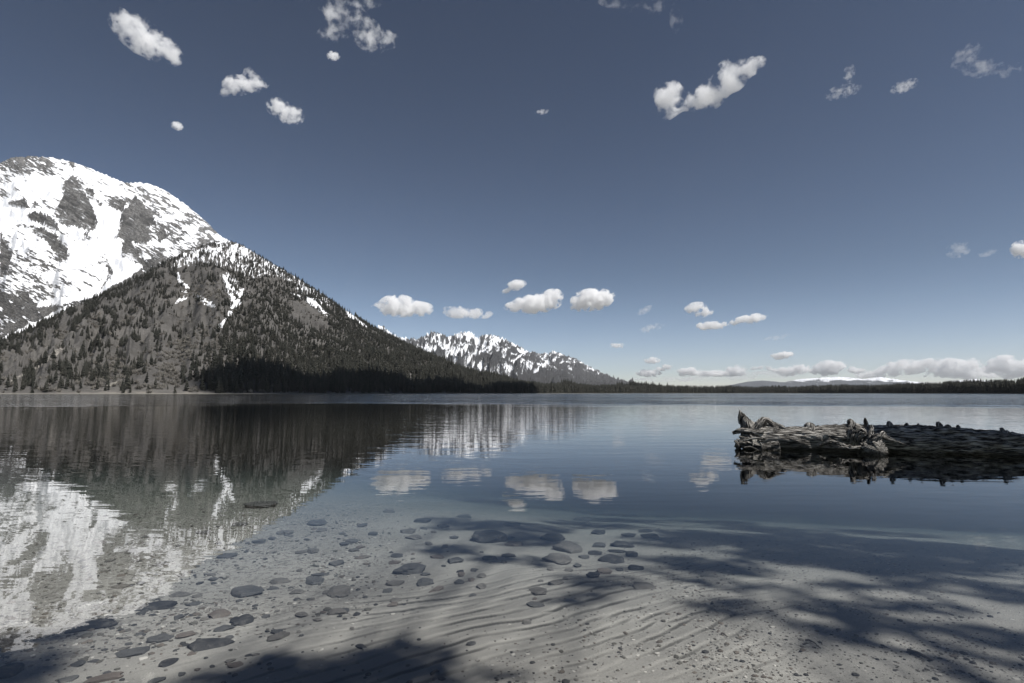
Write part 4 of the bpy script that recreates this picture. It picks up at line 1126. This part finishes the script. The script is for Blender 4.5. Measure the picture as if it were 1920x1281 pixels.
# ------------------------------------------------------------------ clouds: bodies of scattering droplets, all above 2.3 km
def cloud(label, lobes, alt, tau=12.0, wisp=0.35, nscale=3.2, group='scattered clouds in the sky', depth=0.8, name='cloud', aniso=0.0, center=None, edge=0.22):
    """lobes: (px, py, width, height, turn in degrees) as seen; alt: height of the cloud above the lake in metres"""
    L0 = np.array(lobes, float)
    cx = (L0[:, 0] * L0[:, 2]).sum() / L0[:, 2].sum(); cyy = (L0[:, 1] * L0[:, 2]).sum() / L0[:, 2].sum()
    d = Vector([float(v) for v in ray(cx, cyy)]).normalized()
    t = (alt - CAM_H) / d.z
    C = Vector((0, 0, CAM_H)) + d * t
    right = d.cross(Vector((0, 0, 1))).normalized(); up = right.cross(d).normalized()
    mpp = t / FPX * d.dot(Vector((0, CP, SP)))               # metres per pixel there
    def at(px, py):
        v = Vector([float(q) for q in ray(px, py)]); v = v * (t / v.dot(d)) - d * t
        return np.array([v.dot(right), v.dot(up)])
    raw = []
    for (px, py, w, h, rot) in lobes:
        c0 = at(px, py); th = math.radians(rot)
        A = at(px + w / 2 * math.cos(th), py - w / 2 * math.sin(th)) - c0; B = at(px - h / 2 * math.sin(th), py - h / 2 * math.cos(th)) - c0
        raw.append((c0, np.linalg.norm(A), np.linalg.norm(B), math.atan2(A[1], A[0])))
    L = max(c[0] + a for c, a, _, _ in raw) - min(c[0] - a for c, a, _, _ in raw)
    loc = [(c[0] / L, c[1] / L, a / L, b / L, r) for c, a, b, r in raw]
    bm = bmesh.new()
    for (u, v, a, b, rt) in loc:
        dd = min(max(a, b), max(min(a, b) * 1.6, 0.12)) * depth
        M = Matrix.Translation((u, 0, v)) @ Matrix.Rotation(-rt, 4, 'Y') @ Matrix.Diagonal((a * 1.12, dd * 1.12, b * 1.12, 1))
        bmesh.ops.create_icosphere(bm, subdivisions=3, radius=1.0, matrix=M)
    me = bpy.data.meshes.new(name); bm.to_mesh(me); bm.free()
    o = link(name, me)
    o.matrix_world = Matrix.Translation(C) @ Matrix((right, d, up)).transposed().to_4x4() @ Matrix.Scale(L, 4)
    rm = o.modifiers.new('remesh', 'REMESH'); rm.mode = 'VOXEL'; rm.voxel_size = 0.035
    k = NT('cloud_vapour')
    p = k.obj()
    off = (random.uniform(-40, 40), random.uniform(-40, 40), random.uniform(-40, 40))
    q = k.vmath('ADD', p, off).outputs[0]
    wv = k.n('TexNoise'); k.l(q, wv.inputs['Vector']); wv.inputs['Scale'].default_value = nscale * .8; wv.inputs['Detail'].default_value = 2
    warp = k.vmath('SCALE', k.vmath('SUBTRACT', wv.outputs['Color'], (0.5, 0.5, 0.5)).outputs[0]); warp.inputs['Scale'].default_value = 0.30 * (0.4 + wisp)
    pw = k.vmath('ADD', p, warp.outputs[0]).outputs[0]
    m = None
    for (u, v, a, b, rt) in loc:
        dd = min(max(a, b), max(min(a, b) * 1.6, 0.12)) * depth
        s = k.vmath('SUBTRACT', pw, (u, 0, v)).outputs[0]
        if abs(rt) > .01:
            r = k.n('VectorRotate', rotation_type='Y_AXIS'); k.l(s, r.inputs['Vector']); r.inputs['Angle'].default_value = rt
            s = r.outputs[0]
        s = k.vmath('DIVIDE', s, (a, dd, b)).outputs[0]
        f = k.math('SUBTRACT', 1.0, k.vmath('LENGTH', s).outputs['Value'])
        if m is None: m = f
        else:
            nd = k.n('Math', operation='SMOOTH_MAX'); k.l(m, nd.inputs[0]); k.l(f, nd.inputs[1]); nd.inputs[2].default_value = 0.15; m = nd.outputs[0]
    nz = k.noise(q, nscale * 2.0, 7, 0.60, 0.15)
    e = k.math('ADD', m, k.math('MULTIPLY_ADD', nz, 7.0 * wisp, -3.5 * wisp - 0.02 - max(0.0, wisp - .4) * .55))
    den = k.math('MULTIPLY', k.ramp(e, 0.0, edge), tau / L / 0.5)
    vs = k.n('VolumePrincipled'); vs.inputs['Color'].default_value = (1.0, 1.0, 1.0, 1); vs.inputs['Anisotropy'].default_value = aniso
    k.l(den, vs.inputs['Density']); k.l(vs.outputs[0], k.out.inputs['Volume'])
    o.data.materials.append(k.m)
    k.m.cycles.volume_step_rate = 0.22 if hasattr(k.m.cycles, 'volume_step_rate') else 1
    if center is not None: o.location = center
    return tag(o, label, 'cloud', group)

random.seed(5)
W = 'wispy clouds high in the sky'
cloud('elongated slanting cloud at the top left corner of the sky', [(232, 45, 75, 46, -40), (268, 70, 120, 62, -35), (308, 92, 80, 46, -40)], 3200, 4.0, .6, edge=.6)
cloud('upper of the two small puffy clouds above the wooded hill', [(466, 158, 74, 36, 8), (442, 160, 50, 38, 0), (468, 138, 22, 26, 0), (425, 172, 34, 18, 20)], 3100, 3.6, .58, edge=.55)
cloud('lower of the two small puffy clouds above the wooded hill', [(522, 202, 46, 36, -10), (550, 216, 40, 36, 0), (534, 214, 44, 36, -20)], 3100, 3.4, .58, edge=.55)
cloud('large ragged thin cloud at the top edge left of centre', [(640, 22, 90, 48, 5), (625, 62, 62, 40, 20), (690, 66, 80, 56, -35), (728, 72, 40, 40, 0), (680, 5, 70, 26, 0)], 3300, 2.6, .85, 4.2, W, edge=.8)
cloud('tiny cloud dot below the slanting cloud at the left', [(332, 236, 24, 16, -20)], 3000, 2.0, .5, 2.5, W)
cloud('tiny faint cloud under the ragged cloud at the top edge', [(625, 105, 24, 18, 0)], 3200, 1.6, .5, 2.5, W)
cloud('bright hook-shaped cloud in the upper right sky', [(1250, 190, 56, 66, 20), (1268, 165, 40, 34, 0), (1290, 190, 60, 34, 10), (1330, 178, 84, 54, 35), (1372, 140, 70, 60, 45), (1414, 122, 50, 34, 20)], 3200, 7, .55, 3.6, edge=.4)
cloud('thin broken wisp at the top edge right of centre', [(1225, 14, 90, 34, 10), (1150, 6, 60, 22, -10), (1268, 40, 26, 46, 20)], 3400, .9, .95, 4.5, W, edge=.8)
cloud('faint wisp below the hook-shaped cloud on its right', [(1580, 172, 70, 26, 15), (1592, 138, 22, 34, 0)], 3200, 1.0, .9, 4, W, edge=.8)
cloud('small faint wisp between two larger wisps at the upper right', [(1695, 162, 56, 22, 20)], 3200, .8, .7, 3, W)
cloud('spread faint wisp near the upper right corner', [(1812, 105, 70, 34, 40), (1840, 128, 80, 34, 5), (1895, 132, 70, 24, 12)], 3200, .9, .95, 4, W, edge=.8)
cloud('tiny cloud alone in the middle of the sky', [(1016, 210, 26, 10, 10)], 3000, 1.0, .6, 2.5, W)
cloud('thin wisp at the right above the horizon', [(1797, 468, 48, 30, 20), (1850, 474, 44, 14, 10)], 2800, .7, .8, 3.4, W)
cloud('small bright cloud cut by the right edge of the picture', [(1914, 468, 40, 32, 10), (1940, 470, 50, 36, 0)], 2800, 6, .4)
lowg = 'bright low clouds over the far mountains'
cloud('flat-bottomed white cloud over the right shoulder of the wooded hill', [(752, 578, 104, 32, 0), (745, 568, 62, 30, 0), (790, 580, 46, 26, 0), (722, 580, 44, 20, 0)], 2750, 9, .44, 4.2, lowg)
cloud('broken white cloud between two bright clouds over the far range', [(855, 585, 50, 24, -8), (885, 588, 52, 20, 0), (912, 590, 26, 14, 15)], 2750, 5, .5, 3.4, lowg)
cloud('small white cloud above the pair of bright clouds', [(968, 535, 38, 20, 12), (950, 545, 28, 10, 20)], 2900, 5, .42, 2.6, lowg)
cloud('left cloud of the bright pair over the far range', [(1005, 569, 92, 36, 5), (1030, 560, 52, 32, 20), (972, 574, 56, 22, 8)], 2750, 10, .38, 4.2, lowg)
cloud('right cloud of the bright pair over the far range', [(1110, 562, 76, 40, 6), (1132, 558, 42, 26, 10), (1086, 572, 34, 22, 20)], 2750, 10, .38, 4.2, lowg)
cloud('small tattered cloud above two flat ones at right of centre', [(1304, 577, 40, 20, 10), (1322, 587, 36, 16, 20)], 2700, 4, .55, 3, lowg)
cloud('flat white cloud, left of two flat ones right of centre', [(1334, 611, 62, 18, 4)], 2600, 8, .36, 3, lowg)
cloud('flat white cloud slanting up, right of two flat ones', [(1405, 599, 76, 18, 12), (1385, 605, 40, 10, 10)], 2600, 7, .4, 3, lowg)
cloud('small flat white cloud above the right cloud bank', [(1467, 667, 48, 14, 6), (1475, 664, 24, 12, 0)], 2500, 9, .3, 3, lowg)
cloud('tiny faint cloud just above the end of the far range', [(1157, 648, 28, 11, 0)], 2500, 2.5, .5, 2.6, lowg)
cloud('pale shred of cloud left of the flat clouds', [(1222, 615, 50, 14, 15), (1210, 582, 34, 14, 20)], 2600, .9, .75, 3.5, lowg)
cloud('pale shreds of cloud under the flat clouds', [(1465, 632, 50, 9, 12), (1440, 635, 26, 7, 10)], 2600, .9, .7, 3.2, lowg)
bank = 'cloud bank low on the right horizon'
cloud('small white heap at the left end of the horizon clouds', [(1216, 700, 46, 14, 0), (1222, 676, 30, 12, 0)], 2450, 10, .5, 4, bank)
cloud('rounded white heap right of the left end of the horizon clouds', [(1290, 697, 52, 18, 0), (1320, 701, 60, 12, 0)], 2450, 13, .5, 4, bank)
cloud('white heap of horizon cloud above the tree line at right of centre', [(1382, 692, 56, 16, 0), (1360, 700, 90, 14, 0)], 2450, 13, .5, 4, bank)
cloud('low flat strip of pale cloud along the horizon', [(1300, 711, 200, 12, 0), (1440, 703, 150, 14, 0), (1220, 714, 120, 10, 0)], 2350, 6, .5, 8, bank)
cloud('domed white heap of cloud over the far snowy hill', [(1560, 688, 74, 26, 0), (1545, 696, 90, 18, 0), (1600, 694, 50, 16, 0)], 2450, 16, .48, 4, bank)
cloud('broad grey-white cloud right of the domed heap on the horizon', [(1660, 696, 90, 20, 3), (1700, 688, 80, 28, 0), (1735, 684, 60, 26, 0), (1640, 704, 110, 14, 0)], 2450, 12, .5, 5, bank)
cloud('layered cloud in the middle of the right horizon bank', [(1790, 694, 110, 26, 0), (1775, 682, 60, 22, 0), (1820, 684, 50, 26, 0), (1800, 704, 150, 14, 0)], 2450, 12, .5, 5, bank)
cloud('bright-topped cloud at the right end of the horizon bank', [(1885, 678, 60, 24, 0), (1870, 692, 110, 26, 0), (1925, 688, 90, 30, 0), (1960, 694, 100, 26, 0), (1900, 704, 150, 14, 0)], 2450, 14, .48, 5, bank)
cloud('small puff above the left end of the horizon clouds', [(1250, 688, 22, 10, 0), (1240, 692, 26, 8, 0)], 2450, 6, .5, 3, bank)
cloud('thin flat puff between two white heaps on the horizon', [(1425, 690, 44, 8, 4), (1445, 694, 30, 8, 0)], 2450, 6, .5, 3, bank)
cloud('low pale heap left of the domed cloud', [(1480, 697, 60, 18, 0), (1500, 690, 36, 16, 0)], 2450, 9, .5, 4, bank)
# ------------------------------------------------------------------ pines on the near bank (behind the viewer) that shade the shallows
def bank_pine(base, clumps, label):
    """clumps: (centre, radius, squash) in world space"""
    e = empty('bank_pine', base); tag(e, label, 'tree', 'pines on the near bank')
    base = Vector(base); top = max(c[0].z for c in clumps) + 2.0
    rd = random.Random(int(base.x * 31 + base.y * 7))
    V, F = [], []; W_, G = [], []
    def tube(P, R, seg=7):
        i0 = len(W_)
        for (p, r) in zip(P, R):
            for s in range(seg):
                a = 6.283 * s / seg; W_.append((p.x + r * math.cos(a), p.y + r * math.sin(a), p.z))
        for q in range(len(P) - 1):
            for s in range(seg):
                j = (s + 1) % seg; G.append((i0 + q * seg + s, i0 + q * seg + j, i0 + (q + 1) * seg + j, i0 + (q + 1) * seg + s))
    tube([Vector((0, 0, 0)), Vector((.05, 0, top * .3)), Vector((.1, -.05, top * .7)), Vector((0, 0, top))], [.20, .16, .10, .03])
    for c, r, dens in clumps:
        L = c - base
        st = Vector((0, 0, max(L.z - 1.0, 1.0)))
        md = st.lerp(L, .5) + Vector((0, 0, .3))
        tube([st, md, L], [.02, .015, .01], 5)
        n = int(dens * 240 * r * r)
        for _ in range(n):
            d = Vector((rd.gauss(0, 1), rd.gauss(0, 1), rd.gauss(0, 1))).normalized() * r * rd.random() ** .45
            d.z *= .6
            p = L + d
            a = Vector((rd.gauss(0, 1), rd.gauss(0, 1), rd.gauss(0, .6))).normalized(); b = a.orthogonal().normalized()
            b.rotate(Matrix.Rotation(rd.random() * 6.28, 3, a)); s = rd.uniform(.10, .20)
            i = len(V); V.extend([p - a * s + b * s * .2, p + b * s * .35, p + a * s, p - b * s * .35]); F.append((i, i + 1, i + 2, i + 3))
    tm = bpy.data.meshes.new('trunk'); tm.from_pydata(W_, [], G); link('trunk', tm, M_bark, e)
    cm = bpy.data.meshes.new('crown'); cm.from_pydata([tuple(v) for v in V], [], F); link('crown', cm, M_needle, e)

# patches of shade on the bed: (px, py, half width px, half depth px, thickness of foliage) and the height of the bough that throws it
SHADE = {
 'a': [(40, 1262, 110, 40, 2.2, 12), (-20, 1225, 100, 40, 1.8, 13), (440, 1290, 95, 20, 2.4, 12), (520, 1268, 60, 12, 1.4, 12), (60, 1195, 90, 18, .8, 13), (-60, 1270, 110, 50, 2.4, 13)],
 'b': [(760, 1232, 80, 28, 2.6, 11), (690, 1275, 140, 24, 2.4, 11), (540, 1300, 110, 25, 1.2, 12), (860, 1290, 60, 14, .8, 12)],
 'c': [(860, 1032, 85, 16, 2.0, 13), (985, 1012, 110, 20, 2.4, 13), (925, 985, 150, 18, 1.8, 14), (1110, 985, 150, 20, 1.8, 14), (960, 1050, 70, 10, 1.6, 13), (1020, 950, 200, 20, 1.2, 14)],
 'd': [(1130, 1093, 80, 11, 1.1, 14), (1215, 1070, 80, 14, 1.2, 14), (1185, 1045, 80, 12, .8, 15), (1090, 1122, 50, 8, .7, 13)],
 'e': [(1370, 1138, 105, 14, 1.2, 13), (1430, 1105, 110, 12, 1.0, 14), (1560, 1140, 120, 18, 1.1, 13), (1620, 1165, 90, 14, 1.2, 13), (1330, 1090, 70, 11, .8, 14), (1720, 1140, 110, 20, 1.1, 13), (1790, 1195, 70, 14, 1.0, 12), (1570, 1190, 80, 9, .6, 12)],
 'f': [(1500, 1045, 200, 20, 2.0, 16), (1700, 1060, 200, 28, 2.2, 15), (1870, 1110, 130, 36, 2.2, 14), (1890, 1200, 80, 26, 1.6, 12), (1330, 1015, 190, 20, 2.0, 17), (1850, 1255, 90, 16, .9, 11), (1900, 1040, 150, 34, 2.0, 15), (1250, 975, 200, 18, 1.8, 17), (1330, 1060, 140, 26, 2.6, 14), (1560, 1040, 220, 40, 2.6, 15), (1780, 1030, 200, 45, 2.8, 15), (1450, 1010, 240, 30, 2.4, 16), (1650, 1100, 140, 16, 2.0, 14)],
 'g': [(1550, 995, 240, 22, 1.8, 18), (1820, 985, 220, 28, 1.8, 18), (1700, 935, 240, 22, 1.3, 19), (1430, 950, 220, 18, 1.4, 18), (1200, 935, 200, 16, 1.2, 18)],
}
BASES = {'a': (3.2, -2.6), 'b': (4.6, -3.2), 'c': (5.8, -3.6), 'd': (6.6, -4.2), 'e': (8.8, -5.4), 'f': (11.8, -0.4), 'g': (12.6, 0.6)}
for key, lst in SHADE.items():
    cl = []
    for px, py, rx, ry, dn, h in lst:
        P = Vector(bed_at(min(max(px, -200), 2100), py))
        while True:                                              # high enough to stay out of the picture
            t = (h - P.z) / SUN.z; c = P + SUN * t
            if c.y < 1.0 or project(c.x, c.y, c.z - 1.2)[1] < -120 or project(c.x - 1, c.y, c.z)[0] > 2100 or h > 60: break
            h += 1
        mpp = P.y / FPX; mpy = P.y * P.y / ((CAM_H - P.z) * FPX)
        a, b = rx * mpp, ry * mpy
        r = min(a, b)
        n = max(1, int(round(max(a, b) / r * .8)))
        for q in range(n):                                       # a long patch is a row of boughs
            o = (q - (n - 1) / 2) / max(n, 1) * 2
            off = Vector((o * a * .8, 0, 0)) if a >= b else Vector((0, o * b * .8, 0))
            cl.append((c + off + SUN * random.uniform(-.6, .6), max(r * 1.1, .22), dn))
    bx, by = BASES[key]
    bank_pine((bx, by, float(bed_z(np.array([bx]), np.array([by]))[0])), cl, 'tall pine on the near bank shading ' + {'a': 'the bottom left corner', 'b': 'the rippled sand at the bottom edge', 'c': 'the dark boulders in the middle', 'd': 'the sand below the central stones', 'e': 'the gravel at the lower right', 'f': 'the right edge of the shallows', 'g': 'the deeper water at the right'}[key])
# one more beside the right-hand shore shades the far half of the log
cl = []
for px, py in ((1715, 815), (1740, 835), (1765, 812), (1790, 840), (1815, 818), (1845, 842), (1870, 822), (1900, 845), (1925, 828), (1955, 845), (1985, 835), (1725, 800), (1770, 800), (1830, 806), (1890, 812), (1690, 803), (1660, 800), (1695, 850), (1730, 858), (1790, 862), (1850, 866), (1910, 868), (1665, 795), (1705, 828)):
    P = Vector(LP(px, py, .2)); t = (13.0 - P.z) / SUN.z
    cl.append((P + SUN * (t + random.uniform(-1, 1)), .36, 2.6))
bank_pine((16.4, 4.4, .3), cl, 'tall pine on the near bank throwing its shade over the log')

# unseen cloud, added and shaped to lay a shadow along the wooded hill's foot
def shadow_cloud():
    pts = []
    for px, r in ((435, 768), (495, 812), (560, 845), (640, 858), (720, 882), (800, 922), (880, 1000), (960, 1095)):
        a = float(az_of(px)); pts.append((r * math.sin(a), r * math.cos(a)))
    z0 = 60.0; t = (2700 - z0) / SUN.z
    bm = bmesh.new()
    c0 = Vector((-120, 950, z0)) + SUN * t
    for (x, y), ww in zip(pts, (34, 70, 100, 104, 110, 118, 130, 140)):
        p = Vector((x, y, z0)) + SUN * t - c0
        bmesh.ops.create_icosphere(bm, subdivisions=3, radius=1.0, matrix=Matrix.Translation(p) @ Matrix.Rotation(-.9, 4, 'Z') @ Matrix.Diagonal((ww, ww * .9, 60, 1)))
    me = bpy.data.meshes.new('cloud'); bm.to_mesh(me); bm.free()
    o = link('cloud', me); o.location = c0
    rm = o.modifiers.new('remesh', 'REMESH'); rm.mode = 'VOXEL'; rm.voxel_size = 16
    k = NT('cloud_vapour'); vs = k.n('VolumePrincipled'); vs.inputs['Color'].default_value = (.996, .997, .999, 1)
    nz = k.noise(k.obj(), .016, 3); k.l(k.ramp(nz, .34, .42, 0.0, .12), vs.inputs['Density']); k.l(vs.outputs[0], k.out.inputs['Volume'])
    me.materials.append(k.m)
    return tag(o, 'long unseen cloud added behind the viewer to shade the foot of the hill', 'cloud')
shadow_cloud()
# ------------------------------------------------------------------ air
def build_haze(density):
    x0, x1, y0, y1, z0, z1 = -30000, 30000, -6000, 36000, -16.0, 2150.0
    bm = bmesh.new(); bmesh.ops.create_cube(bm, size=1.0)
    for v in bm.verts:
        v.co = ((x0 + x1) / 2 + v.co.x * (x1 - x0), (y0 + y1) / 2 + v.co.y * (y1 - y0), (z0 + z1) / 2 + v.co.z * (z1 - z0))
    me = bpy.data.meshes.new('haze'); bm.to_mesh(me); bm.free()
    k = NT('air'); vs = k.n('VolumePrincipled'); vs.inputs['Color'].default_value = (0.93, 0.96, 1.0, 1)
    vs.inputs['Density'].default_value = density; vs.inputs['Anisotropy'].default_value = 0.2
    k.l(vs.outputs[0], k.out.inputs['Volume'])
    return tag(link('haze', me, k.m), 'thin pale air between the shore and the far hills', 'haze', kind='stuff')
build_haze(1.5e-5)
